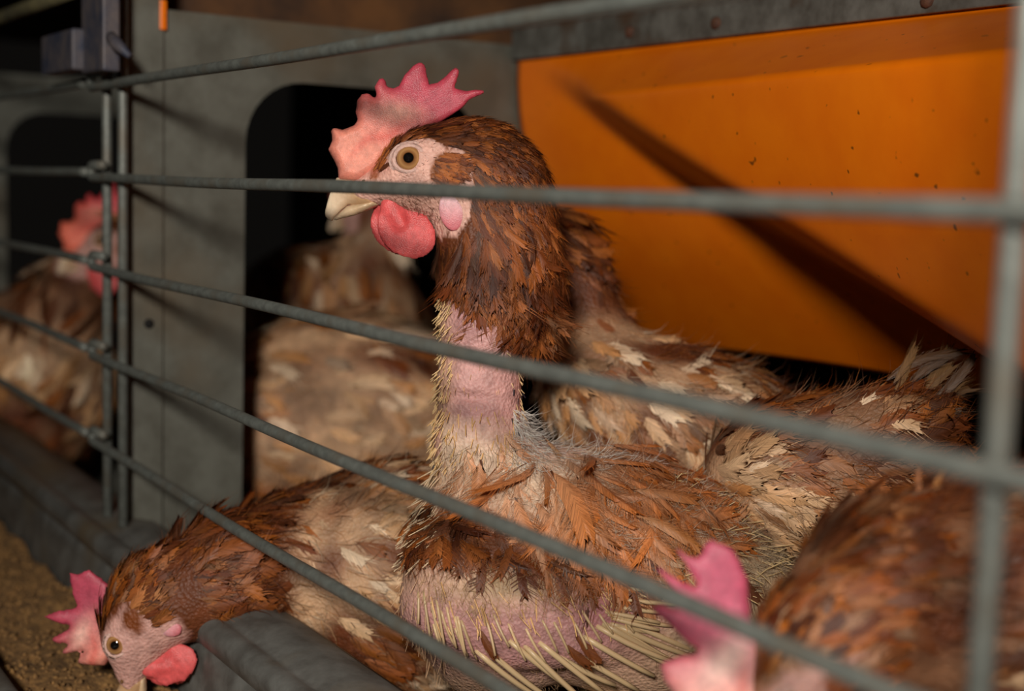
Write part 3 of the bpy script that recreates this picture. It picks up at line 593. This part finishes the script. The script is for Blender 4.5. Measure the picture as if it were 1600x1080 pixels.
def legs_at(px, py, t, dx=.018):
    c = T(px, py, t); fw = -R_ * (1, 1, 0); return [(c + np.array([F_[0], F_[1], 0]) * s, fw) for s in (-dx, dx)]
# ------------------------------------------------------------------ the bare-necked hen in the middle
def main_hen():
    rg = np.random.default_rng(5); TB = .585; TW = .548
    H = Head(640, 255, .57)
    root = empty('hen', (*T(900, 900, TB)[:2], 0.0), 'bare-necked hen standing upright with its head raised behind the second bar', 'hen', 'brown hens crowded in the cage')
    prims = [E_(960, 897, TB, 300, 182, 160, 20), E_(775, 905, TB, 140, 190, 150, 0), C_((750, 690, .577, 66), (790, 800, TB, 112)),
             C_((748, 600, .575, 59), (750, 690, .577, 66), .008), C_((752, 500, .574, 58), (748, 600, .575, 59), .008), C_((757, 400, .573, 62), (752, 500, .574, 58), .008), C_((735, 300, .572, 66), (757, 400, .573, 62)),
             E_(793, 375, .574, 74, 125, 60, -6), E_(760, 275, .572, 78, 70, 55, 20),
             E_(815, 950, TW, 178, 92, 62, 8, .010), E_(960, 930, TW + .012, 90, 70, 40, 20, .012), C_((700, 880, TB - .03, 60), (680, 950, TB - .028, 52), .012)] + H.prims()
    V, Fq = finish_mesh(prims, .0019, .012); px, z = to_px(V); x, y = px[:, 0], px[:, 1]
    hx, hy, hw = H.inv(V); V0 = V
    # ---- colour of the skin by body region
    pink = lin((218, 166, 160)); mauve = lin((176, 124, 128)); tan = lin((206, 168, 128)); brown = lin((104, 54, 26)); buff = lin((196, 160, 124))
    n1 = noise(V, 190)[:, None]; n2 = noise(V, 520, 1)[:, None]
    col = pink * (1 + .10 * n1) * np.ones((len(V), 1))
    def blend(c, m_, tgt): m_ = np.clip(m_, 0, 1)[:, None]; return c * (1 - m_) + tgt * m_
    col = blend(col, .55 * np.exp(-((x - 690) / 18) ** 2) * (y > 430) * (y < 760), tan)
    col = blend(col, .6 * np.exp(-(((x - 735) / 45) ** 2 + ((y - 700) / 60) ** 2)), mauve * 1.15)
    col = blend(col, .5 * np.exp(-(((x - 735) / 36) ** 2 + ((y - 490) / 40) ** 2)), lin((200, 140, 150)))
    # body below the neck
    bd = np.clip((y - 700) / 60, 0, 1)
    col = blend(col, bd * .75, buff); col = blend(col, .8 * np.exp(-((y - 745 - (x - 860) * .25) / 60) ** 2) * (x > 690) * (y > 650), lin((224, 198, 170)))
    dband = np.exp(-((y - 845 - (x - 800) * .18 - 12 * noise(V, 90)) / 34) ** 2) * np.clip((1010 - x) / 60, 0, 1); col = blend(col, dband * .95, brown)
    wing = np.clip(1.25 - np.hypot((x - 810) / 205, (y - 965) / 90), 0, 1) * 2; col = blend(col, np.clip(wing, 0, 1) * .8, mauve * (1 + .18 * n1))
    col = blend(col, .9 * np.exp(-(((x - 790) / 120) ** 2 + ((y - 915) / 30) ** 2)), lin((200, 170, 130)) * (1 + .2 * n1))
    col = blend(col, .7 * np.exp(-(((x - 940) / 45) ** 2 + ((y - 950) / 40) ** 2)), lin((170, 104, 110)))
    col = blend(col, np.clip((x - 1030) / 60, 0, 1) * (y > 700), lin((170, 146, 116)) * (1 + .2 * n2))
    # feathered head and hackle
    fs_ = poly_sd(np.stack([hx, hy], -1), FACE) + 3 * noise(V, 350); hack = (y < 432 + np.clip((x - 715) * .62, 0, 90)) & (np.abs(hw) < 120)
    col = blend(col, np.where(hack, np.clip(.5 + fs_ / 6, 0, 1), 0), brown)
    col = blend(col, np.where(hack & (fs_ < 3), 1, 0), lin((226, 176, 160)) * (1 + .10 * n1))
    ps_ = np.minimum(poly_sd(np.stack([hx, hy], -1), PATCH), poly_sd(np.stack([hx, hy], -1), BROW)) + 2 * noise(V, 300); col = blend(col, np.where(hack, np.clip(.5 - ps_ / 4, 0, 1), 0), lin((140, 80, 40)))
    red = np.exp(-(((hx - 575) / 40) ** 2 + ((hy - 265) / 14) ** 2)); col = blend(col, .5 * red, lin((226, 120, 100)))
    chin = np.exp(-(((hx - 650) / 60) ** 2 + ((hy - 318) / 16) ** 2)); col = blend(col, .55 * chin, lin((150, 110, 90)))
    # skin folds of the neck, pressed in
    N_ = nrm(V - T(750, 0, .577)[None]);
    fold = np.exp(-((y - 622 - (x - 740) * .10) / 7) ** 2) * np.exp(-((x - 735) / 40) ** 2) + .6 * np.exp(-((y - 545 + (x - 740) * .5) / 6) ** 2) * np.exp(-((x - 715) / 20) ** 2)
    wr = .00022 * np.sin(x * .55 + 2 * np.sin(y * .06)) * ((y > 470) & (y < 700)) + .00025 * noise(V, 900) * (y > 700)
    V = V + F_[None] * (fold * .0035 + wr)[:, None]
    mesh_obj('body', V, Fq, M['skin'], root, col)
    make_head(root, H, .0008)
    for hp, fw in legs_at(940, 1085, TB + .01, .022): make_leg(root, hp, nrm(fw))
    P, N = sample(V, Fq, 60000, rg); pc, _ = to_px(V[Fq[:, 0]]); P_h, N_h = sample(V, Fq[pc[:, 1] < 500], 16000, rg); P, N = np.concatenate([P_h, P]), np.concatenate([N_h, N]); px, z = to_px(P); x, y = px[:, 0], px[:, 1]; hx, hy, hw = H.inv(P); fs_ = poly_sd(np.stack([hx, hy], -1), FACE); ps_ = np.minimum(poly_sd(np.stack([hx, hy], -1), PATCH), poly_sd(np.stack([hx, hy], -1), BROW))
    t_ = .56
    gh = [G_(600, 225, t_, 1, -.35), G_(700, 196, t_, 1, .05), G_(780, 212, t_, .85, .5), G_(830, 262, t_, .45, .9), G_(750, 300, t_, .45, .9), G_(720, 380, t_, -.05, 1), G_(800, 380, t_, .25, 1), G_(862, 400, t_, .12, 1), G_(800, 460, t_, .2, 1), G_(870, 480, t_, -.02, 1), G_(700, 420, t_, -.02, 1), G_(660, 232, t_, 1, -.05)]
    def hue(n, lo=.0, hi=.25):
        base = lin(np.array([(126, 62, 20), (104, 48, 16), (146, 76, 26), (82, 37, 14), (166, 92, 36)]))[rg.integers(0, 5, n)]; p_ = rg.uniform(lo, hi, (n, 1)) ** 2; return base * (1 - p_) + lin((222, 180, 138)) * p_
    geo = []
    # crown and cheek: tiny scale-like feathers
    hk = (y < 405 + np.clip((x - 715) * .62, 0, 88)) & (fs_ > 1.5) & (hx > 596) & (np.abs(hw) < 130)
    i = np.flatnonzero(hk & (y < 330))[:3000]; c = hue(len(i)) * rg.uniform(.5, 1.3, (len(i), 1)); Ls = np.clip(.0080 + (hx[i] - 620) / 200 * .006 + (y[i] - 200) / 130 * .003, .006, .018)
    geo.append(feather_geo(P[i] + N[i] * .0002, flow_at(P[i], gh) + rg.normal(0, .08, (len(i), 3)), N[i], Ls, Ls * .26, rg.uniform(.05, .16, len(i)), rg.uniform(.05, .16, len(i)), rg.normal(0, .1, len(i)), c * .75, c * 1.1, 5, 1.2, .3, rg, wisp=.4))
    i = np.flatnonzero((ps_ < -1) & (np.abs(hw) < 130) & (y < 330))[:300]; c = hue(len(i)); geo.append(feather_geo(P[i] + N[i] * .0003, np.where((hx[i] < 660)[:, None], idir(.75, -.7)[None], idir(.8, .3)[None]) + rg.normal(0, .15, (len(i), 3)), N[i], np.full(len(i), .0065), np.full(len(i), .0022), np.full(len(i), .26), np.full(len(i), .14), rg.normal(0, .1, len(i)), c, c * 1.2, 5, 1.2, .3, rg, wisp=.4))
    # hackle: long narrow feathers falling over the bare neck
    i = np.flatnonzero(hk & (y >= 300))[:1500]; c = hue(len(i)) * rg.uniform(.55, 1.25, (len(i), 1)); u = np.clip((y[i] - 300) / 170, 0, 1); front = np.clip((735 - x[i]) / 40, 0, 1)
    Ls = .015 + .013 * u + rg.uniform(-.002, .004, len(i)) - front * .006
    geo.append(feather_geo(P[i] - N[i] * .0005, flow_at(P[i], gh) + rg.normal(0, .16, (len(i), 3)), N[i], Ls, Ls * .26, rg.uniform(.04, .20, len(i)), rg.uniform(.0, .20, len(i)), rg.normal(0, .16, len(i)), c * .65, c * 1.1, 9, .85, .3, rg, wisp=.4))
    i = np.flatnonzero(hk & (y >= 430) & (x > 730))[:170]; c = hue(len(i), .1, .5); Ls = rg.uniform(.020, .032, len(i))
    geo.append(feather_geo(P[i] + N[i] * .0005, np.tile(idir(.1, 1), (len(i), 1)) + rg.normal(0, .22, (len(i), 3)), N[i], Ls, Ls * .4, rg.uniform(.05, .25, len(i)), rg.uniform(.05, .4, len(i)), rg.normal(0, .3, len(i)), c * .75, c * 1.15, 14, .55, .35, rg, wisp=.8))
    # shoulder and back: ragged long feathers with pale downy bases
    gb = [G_(700, 720, t_, -.1, 1), G_(740, 730, t_, -.1, 1), G_(790, 690, t_, .3, .9), G_(830, 730, t_, .25, 1), G_(860, 660, t_, .9, .3), G_(930, 690, t_, .85, .6), G_(900, 760, t_, .45, .9), G_(1000, 760, t_, .9, .55), G_(980, 830, t_, .75, .7), G_(1060, 830, t_, .85, .5), G_(700, 820, t_, .05, 1), G_(820, 850, t_, .3, 1), G_(940, 890, t_, .6, .8), G_(1200, 870, t_, .9, .5), G_(800, 960, t_, .5, .85), G_(660, 900, t_, .25, 1), G_(1000, 960, t_, 1, .25), G_(1100, 800, t_, .9, .45)]
    near = N @ (-F_) > -.35
    reg = (y > 668 + np.clip((760 - x) * .35, 0, 40)) & (y < 800 + np.clip((x - 760) * .22, -20, 90)) & (x > 690) & (x < 1075)
    i = np.flatnonzero(reg & (np.arange(len(reg)) >= 16000))[:950]; nn = noise(P[i], 130); wht = np.clip(.35 + .5 * nn, 0, 1)[:, None]
    c = lin((184, 104, 40)) * rg.uniform(.6, 1.25, (len(i), 1)); Ls = rg.uniform(.020, .036, len(i)); cb = lin((232, 204, 174)) * (.35 + .65 * wht) + c * (.65 - .65 * wht)
    geo.append(feather_geo(P[i] - N[i] * .001, flow_at(P[i], gb) + rg.normal(0, .25, (len(i), 3)), N[i], Ls, Ls * rg.uniform(.35, .65, len(i)), rg.uniform(.10, .34, len(i)), rg.uniform(.15, .55, len(i)), rg.normal(0, .3, len(i)), cb, c, 32, .62, .35, rg, rach=lin((120, 70, 34)), droop=.35, wisp=1.0))
    # chest band: short dark fuzzy feathers
    bnd = np.abs(y - 842 - (x - 800) * .20) < 34 + 10 * noise(P, 120); i = np.flatnonzero(bnd & (x < 1010))[:1000]; c = hue(len(i), 0, .3) * .8; Ls = rg.uniform(.009, .018, len(i))
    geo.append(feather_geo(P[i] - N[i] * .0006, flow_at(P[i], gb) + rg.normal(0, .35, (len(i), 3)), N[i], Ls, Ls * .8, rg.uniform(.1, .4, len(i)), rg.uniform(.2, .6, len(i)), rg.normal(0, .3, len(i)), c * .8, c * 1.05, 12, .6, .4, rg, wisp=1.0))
    i = np.flatnonzero((x > 930) & (x < 1110) & (y > 800) & (y < 905))[:90]; c = hue(len(i), .1, .7) * 1.1; Ls = rg.uniform(.016, .034, len(i))
    geo.append(feather_geo(P[i], flow_at(P[i], gb) + rg.normal(0, .3, (len(i), 3)), N[i], Ls, Ls * .5, rg.uniform(.1, .3, len(i)), rg.uniform(.1, .5, len(i)), rg.normal(0, .3, len(i)), c * 1.1, c * .9, 18, .6, .35, rg, wisp=.8))
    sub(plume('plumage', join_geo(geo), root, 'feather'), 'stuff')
    # ---- white and tan down
    dn = []
    def down(mask, n, L, c0, w=.00015, spread=.42, up=.25, gd=gb):
        i = np.flatnonzero(mask); i = i[rg.permutation(len(i))[:n]]
        if not len(i): return
        c = lin(c0) * rg.uniform(.8, 1.15, (len(i), 1)); D = flow_at(P[i], gd) + N[i] * up + rg.normal(0, spread, (len(i), 3))
        dn.append(strands(P[i], D, rg.uniform(.6, 1.3, len(i)) * L, w, c, c, .7, rg))
    down((y > 640) & (y < 730) & (x > 800) & (x < 1010), 4000, .011, (255, 246, 236), .00017, .35, .2)
    down((y > 690) & (y < 800) & (x > 690) & (x < 1000), 2600, .010, (240, 214, 186))
    down((np.hypot((x - 920) / 60, (y - 838) / 34) < 1), 2000, .011, (238, 222, 200))
    down((np.hypot((x - 1090) / 70, (y - 800) / 60) < 1), 1600, .010, (232, 214, 192))
    down((np.hypot((x - 800) / 150, (y - 915) / 46) < 1), 2200, .006, (214, 176, 130), .00010)
    down((x > 640) & (x < 1000) & (y > 800) & (y < 900), 1800, .009, (130, 70, 30), .00012)
    down((x > 1030) & (x < 1260) & (y > 740) & (y < 930), 3600, .007, (190, 168, 138), .00016, .6, .2)
    down((x > 640) & (x < 1010) & (y > 930) & (y < 1080), 600, .004, (190, 150, 110), .00010, .4, .2)
    down((hx > 600) & (hx < 735) & (hy > 215) & (hy < 330) & (fs_ < 0) & (np.abs(hw) < 90) & (y < 345), 420, .0017, (110, 60, 34), .00010, .3, .15, gh)
    down((hx > 590) & (hx < 700) & (hy > 300) & (hy < 345) & (np.abs(hw) < 90) & (y < 350), 420, .0028, (120, 76, 50), .00012, .3, .2, gh)
    sub(plume('down', join_geo(dn), root, 'feather'), 'stuff')
    # ---- stubble of pin feathers on neck, chest and flank
    st = []
    def pins(mask, n, L, c0, w, D, up=.45, spread=.2):
        i = np.flatnonzero(mask); i = i[rg.permutation(len(i))[:n]]
        if not len(i): return
        c = lin(c0) * rg.uniform(.75, 1.2, (len(i), 1)); Dd = (flow_at(P[i], gb) if D is None else np.tile(D, (len(i), 1))) + N[i] * up + rg.normal(0, spread, (len(i), 3))
        st.append(strands(P[i], Dd, rg.uniform(.6, 1.3, len(i)) * L, w, c * .9, c * 1.15, .06, rg, 3, .5))
    nk = (y > 455) & (y < 735) & (x < 830)
    pins(nk & (x < 708), 340, .0038, (232, 194, 140), .00030, idir(-.25, .9), .5)
    pins(nk & (x > 775), 110, .0036, (226, 190, 140), .00028, idir(.1, 1), .5)
    pins(nk & (x > 705) & (x < 790), 110, .0026, (226, 176, 140), .00022, idir(0, 1), .25)
    pins(nk & (y > 640) & (x < 830), 150, .0050, (226, 180, 120), .00034, idir(-.1, 1), .4)
    pins(nk & (((x < 706) & (y > 590)) | (x > 785)), 42, .0042, (46, 38, 44), .00055, idir(.05, 1), .15)
    pins((x < 690) & (y > 730) & (y < 880), 170, .0080, (224, 196, 160), .00036, idir(-.35, .9), .5)
    pins((x < 700) & (y > 870) & (y < 1060), 170, .0060, (190, 150, 116), .00026, idir(.1, 1), .3)
    pins((x > 650) & (x < 1000) & (y > 895) & (y < 985), 120, .0075, (222, 176, 120), .00042, idir(.45, .9), .25)
    pins((x > 1040) & (x < 1260) & (y > 740) & (y < 930), 420, .0085, (206, 176, 128), .00034, idir(.9, .3), .3, .5)
    sub(plume('pin_feathers', join_geo(st), root, 'quill'), 'stuff')
    # ---- bare quills of the plucked wing, each one a part
    near_pts = np.flatnonzero(N @ (-F_) > .05); pxn = px[near_pts]
    def skin_at(qx, qy):
        d = np.hypot(pxn[:, 0] - qx, pxn[:, 1] - qy); c = near_pts[np.argsort(d)[:12]]; b_ = c[np.argmin(z[c])]; return P[b_], N[b_]
    rows = []
    for k in range(13): rows.append((700 + k * 25 + rg.uniform(-6, 6), 1022 + 5 * math.sin(k) - max(0, k - 7) * 9 + rg.uniform(-8, 8), .66 + .025 * k, 1.0 - .045 * k, rg.uniform(.026, .038), .00125))
    for k in range(13): rows.append((672 + k * 25 + rg.uniform(-8, 8), 978 - max(0, k - 8) * 7 + rg.uniform(-16, 16), .30 + .03 * k, 1.0, rg.uniform(.009, .016), .00060))
    for k in range(9): rows.append((962 + 3 * math.sin(k * 2), 905 + k * 9.5, 1.0, -.06 + .05 * k, rg.uniform(.018, .028), .0010))
    for k in range(7): rows.append((955 + k * 9, 985 + k * 5, .85, .5 + .03 * k, rg.uniform(.026, .038), .0014))
    for k in range(9): rows.append((650 + k * 9, 925 + k * 8 + rg.uniform(-8, 8), .22, 1.0, rg.uniform(.012, .022), .0006))
    for qx, qy, dx, dy, L_, w_ in rows:
        p, nn = skin_at(qx, qy); D = idir(dx, dy); D = nrm(D - nn * (D @ nn) + nn * .16 - F_ * .02); us = np.linspace(-.08, 1, 6)
        bend = np.cross(D, F_) * rg.normal(0, .04); path = [p + D * L_ * u + bend * L_ * u * u - nn * L_ * .10 * u * u for u in us]
        Vq, fq = tube(path, w_ * np.array([.85, 1.0, .98, .92, .86, .74]), 7); cc = lin((208, 180, 138)) * rg.uniform(.8, 1.1); g = np.repeat(np.linspace(0, 1, 6), 7)[:, None]
        o = mesh_obj('wing_quill', Vq, fq, M['quill'], root, cc * (1 - .35 * g) + lin((150, 110, 70)) * .25 * g)
    # a few loose chestnut wing feathers left standing among the quills
    for qx, qy, dx, dy, L_ in ((745, 985, .45, 1, .014), (905, 985, .55, .8, .017), (880, 1010, .7, .75, .016)):
        p, nn = skin_at(qx, qy); c = lin((112, 60, 28))[None]; g = feather_geo(p[None] + nn[None] * .001, idir(dx, dy)[None], nn[None], np.array([L_]), np.array([L_ * .3]), np.array([.2]), np.array([.2]), np.array([.05]), c * .9, c, 14, 1.1, .3, rg, wisp=.4)
        plume('wing_feather', g, root)
    for qx, qy, dx, dy, L_, w_, bnd_, c in ((838, 686, .75, .75, .034, .022, -.25, (196, 150, 104)), (862, 740, .5, .85, .036, .024, -.3, (186, 112, 54)), (745, 720, -.15, 1, .028, .020, .25, (178, 106, 52)), (935, 700, .8, .6, .034, .016, .15, (176, 104, 54)), (985, 770, 1, .15, .030, .014, .1, (168, 104, 52)), (990, 805, .95, .3, .030, .013, -.2, (176, 112, 56)), (800, 775, .2, 1, .026, .018, .2, (186, 110, 52))):
        p, nn = skin_at(qx, qy); c = lin(c)[None]; g = feather_geo(p[None] + nn[None] * .004, idir(dx, dy)[None], nn[None], np.array([L_]), np.array([w_]), np.array([.22]), np.array([.32]), np.array([bnd_]), c * .75 + lin((226, 200, 170)) * .25, c, 44, .6, .25, rg, rach=lin((96, 54, 28)), droop=.3, wisp=.8)
        plume('shoulder_feather', g, root)
main_hen()
# ------------------------------------------------------------------ the other hens
nzp = lambda P, f, s=0: noise(P, f, s)
COMB2 = [(172, 913), (153, 898), (142, 888), (131, 889), (124, 896), (108, 894), (109, 913), (111, 933), (118, 949), (93, 953), (67, 964), (89, 974), (112, 979), (96, 989), (77, 999), (96, 1006), (113, 1003), (98, 1016), (94, 1023), (120, 1018), (134, 1015), (123, 1029), (122, 1035), (138, 1039), (165, 1040), (178, 1022), (178, 984), (176, 947)]
COMB3 = [(1196, 1025), (1175, 965), (1170, 900), (1148, 856), (1116, 842), (1103, 848), (1094, 868), (1086, 874), (1072, 864), (1055, 856), (1062, 873), (1078, 894), (1088, 916), (1066, 908), (1040, 890), (1021, 880), (1029, 897), (1052, 924), (1078, 948), (1050, 948), (1008, 937), (1018, 955), (1050, 985), (1092, 1018), (1060, 1024), (1030, 1034), (1036, 1060), (1060, 1100), (1120, 1140), (1200, 1110)]
# hen feeding at the trough, lower left
H2 = Head(193, 1000, .608, 68, .87)
def pale2(px, P):
    x, y = px[:, 0], px[:, 1]; b_ = np.clip((x - 420) / 60, 0, 1); return b_ * (.36 + .7 * nzp(P, 95)) + .0
simple_hen('hen pushing its head under the lowest bar down into the feed trough', [E_(610, 905, .66, 185, 185, 150, 10), E_(505, 895, .655, 120, 125, 105, 0), C_((440, 884, .645, 88), (520, 890, .66, 110)), C_((345, 905, .622, 80), (440, 884, .645, 88)), C_((262, 948, .610, 60), (345, 905, .622, 80))],
    [G_(230, 920, .60, .5, -.7), G_(300, 840, .60, .8, -.5), G_(380, 800, .60, 1, -.1), G_(330, 930, .58, .9, -.1), G_(450, 850, .60, .9, .3), G_(420, 960, .60, .8, .4), G_(560, 780, .64, .7, -.4), G_(560, 900, .64, .8, .5), G_(650, 980, .64, .8, .4), G_(520, 1020, .64, .5, .8), G_(650, 780, .64, .9, -.3)],
    H2, legs_at(620, 1050, .67), 2200, (.014, .026), pale2, .003, 21, 1, None, 7, 800, down=3500, comb_px=COMB2, ctint=(1.0, 1.15, 1.2))
# hen bending down in the right foreground
H3 = Head(1222, 1092, .405, 42, 1.0)
def pale3(px, P):
    x, y = px[:, 0], px[:, 1]; return .2 + .25 * nzp(P, 120) + .7 * np.exp(-(((x - 1205) / 45) ** 2 + ((y - 965) / 50) ** 2))
simple_hen('hen stooping in the right foreground with a large blurred pink comb', [E_(1560, 985, .435, 230, 235, 180, -10), C_((1262, 1005, .41, 78), (1370, 920, .42, 110)), C_((1370, 915, .42, 105), (1500, 930, .43, 170))],
    [G_(1200, 950, .38, .8, -.5), G_(1260, 900, .38, .85, -.5), G_(1350, 840, .38, .9, -.35), G_(1350, 950, .38, .95, -.3), G_(1450, 800, .38, 1, -.1), G_(1450, 950, .38, 1, .0), G_(1300, 1020, .38, 1, -.1), G_(1500, 1050, .38, 1, .2)],
    H3, legs_at(1560, 1060, .44), 1900, (.014, .026), pale3, .003, 33, 1, [(T(1455, 800, .425), idir(.1, -1, .2), .014, (150, 100, 50)), (T(1475, 812, .425), idir(.5, -.9, .2), .014, (160, 108, 56)), (T(1440, 790, .43), idir(-.2, -1, .1), .012, (140, 84, 40))], 7, 550, 1.0, (1.0, 1.45, 1.6), 4000, comb_px=COMB3)
# pale worn hen seen through the opening
def pale4(px, P): return .68 + .55 * nzp(P, 60) - .5 * np.clip((470 - px[:, 1]) / 60, 0, 1)
simple_hen('pale worn hen seen through the panel opening behind the bare neck', [E_(545, 655, .915, 215, 172, 140, 5), E_(405, 690, .905, 135, 145, 115), C_((330, 620, .97, 62), (430, 660, .94, 90)), C_((280, 560, .99, 44), (330, 620, .97, 62))],
    [G_(430, 560, .9, 1, .05), G_(560, 520, .9, 1, .1), G_(450, 640, .88, 1, .1), G_(600, 650, .88, .95, .2), G_(450, 740, .88, .8, .5), G_(650, 740, .88, .9, .4)],
    Head(270, 545, 1.0, 10, .97), legs_at(560, 780, .95), 1000, (.020, .036), pale4, .004, 44, 2, None, 6, 120, down=3000, bright=1.3)
# hen behind the raised one, its neck and back against the curtain
def pale5(px, P):
    x, y = px[:, 0], px[:, 1]; return (.48 + .6 * nzp(P, 75)) * np.clip((y - 470) / 60, 0, 1) * np.clip((1240 - x) / 100, .15, 1)
simple_hen('mottled hen directly behind the bare-necked one, in front of the orange curtain', [E_(1060, 655, .672, 215, 118, 120, 17), C_((905, 440, .68, 38), (930, 560, .675, 80)), C_((868, 385, .683, 46), (905, 440, .68, 40)), C_((830, 372, .69, 42), (868, 385, .683, 46))],
    [G_(890, 380, .66, .7, .8), G_(925, 450, .66, .2, 1), G_(950, 540, .64, .6, .7), G_(1050, 540, .64, 1, .2), G_(1180, 590, .64, 1, .4), G_(1050, 650, .62, .8, .6), G_(1200, 700, .62, .9, .5), G_(960, 650, .62, .3, 1), G_(1100, 760, .62, .7, .7)],
    Head(772, 372, .70, 0, .92), legs_at(1060, 760, .675), 1700, (.014, .026), pale5, .0035, 55, 2, None, 6, 150, down=3500, bright=1.15)
# hen at the right with its tail towards the upright bar
def pale7(px, P):
    x, y = px[:, 0], px[:, 1]; return .2 + .5 * nzp(P, 85) + .5 * np.clip((y - 700) / 60, 0, 1) * np.clip((1330 - x) / 60, 0, 1)
tl = [(T(1395 + rnd.uniform(-10, 60), 690 - k * 5, .575 + .004 * (k % 3)), idir(.75 + rnd.uniform(-.25, .2), -.75 + rnd.uniform(-.2, .5), rnd.uniform(-.2, .2)), rnd.uniform(.018, .032), rnd.choice([(96, 66, 36), (112, 80, 46), (82, 54, 30)])) for k in range(20)]
simple_hen('brown hen with its ragged tail raised beside the right upright bar', [E_(1290, 735, .592, 190, 120, 90, 0), E_(1390, 680, .58, 85, 70, 60, -30), C_((1140, 800, .625, 70), (1230, 760, .60, 90)), C_((1060, 860, .65, 46), (1140, 800, .625, 70))],
    [G_(1150, 700, .57, .9, -.1), G_(1250, 640, .57, 1, -.1), G_(1350, 620, .57, 1, -.2), G_(1400, 650, .56, .8, -.6), G_(1250, 740, .55, .9, .3), G_(1380, 740, .55, .95, .1), G_(1150, 800, .55, .6, .8), G_(1300, 820, .55, .8, .6)],
    Head(1030, 900, .665, 30, .95), legs_at(1300, 800, .60, .012), 1500, (.014, .026), pale7, .0035, 66, 2, tl, 6, 150, down=3500)
# hen in the dark beyond the opening
def pale6(px, P): return .25 + .75 * nzp(P, 70)
simple_hen('shaded hen deep in the dark opening left of the raised beak', [E_(520, 480, 1.13, 150, 95, 100, 12), C_((600, 360, 1.12, 38), (560, 440, 1.12, 70)), C_((575, 330, 1.12, 36), (600, 360, 1.12, 38))],
    [G_(430, 430, 1.1, .3, 1), G_(500, 400, 1.1, .2, 1), G_(560, 420, 1.1, -.1, 1), G_(600, 380, 1.1, 0, 1), G_(520, 500, 1.08, .3, 1)],
    Head(580, 318, 1.12, 0, 1.0), legs_at(520, 540, 1.13), 500, (.026, .04), pale6, .004, 77, 2, None, 6, 150, down=1500)
# hen in the neighbouring cage at the left edge
def pale8(px, P):
    x, y = px[:, 0], px[:, 1]; return np.exp(-((y - 545 - x * .1) / 45) ** 2) * .9 + .15 + .35 * nzp(P, 60)
simple_hen('hen with a bright red comb behind the left post, in the neighbouring cage', [E_(40, 590, 1.13, 140, 135, 95, 15), C_((125, 440, 1.08, 48), (80, 530, 1.11, 95)), C_((165, 385, 1.06, 36), (125, 440, 1.08, 48))],
    [G_(60, 480, .98, -.3, 1), G_(120, 430, .98, -.3, 1), G_(20, 540, .96, -.9, .4), G_(100, 560, .96, -.8, .6), G_(60, 680, .95, -.3, 1)],
    Head(166, 378, 1.05, 0, 1.08), legs_at(50, 690, 1.13), 600, (.026, .042), pale8, .004, 88, 2, None, 6, 150, ctint=(1.15, .7, .6), down=2000, bright=1.3)
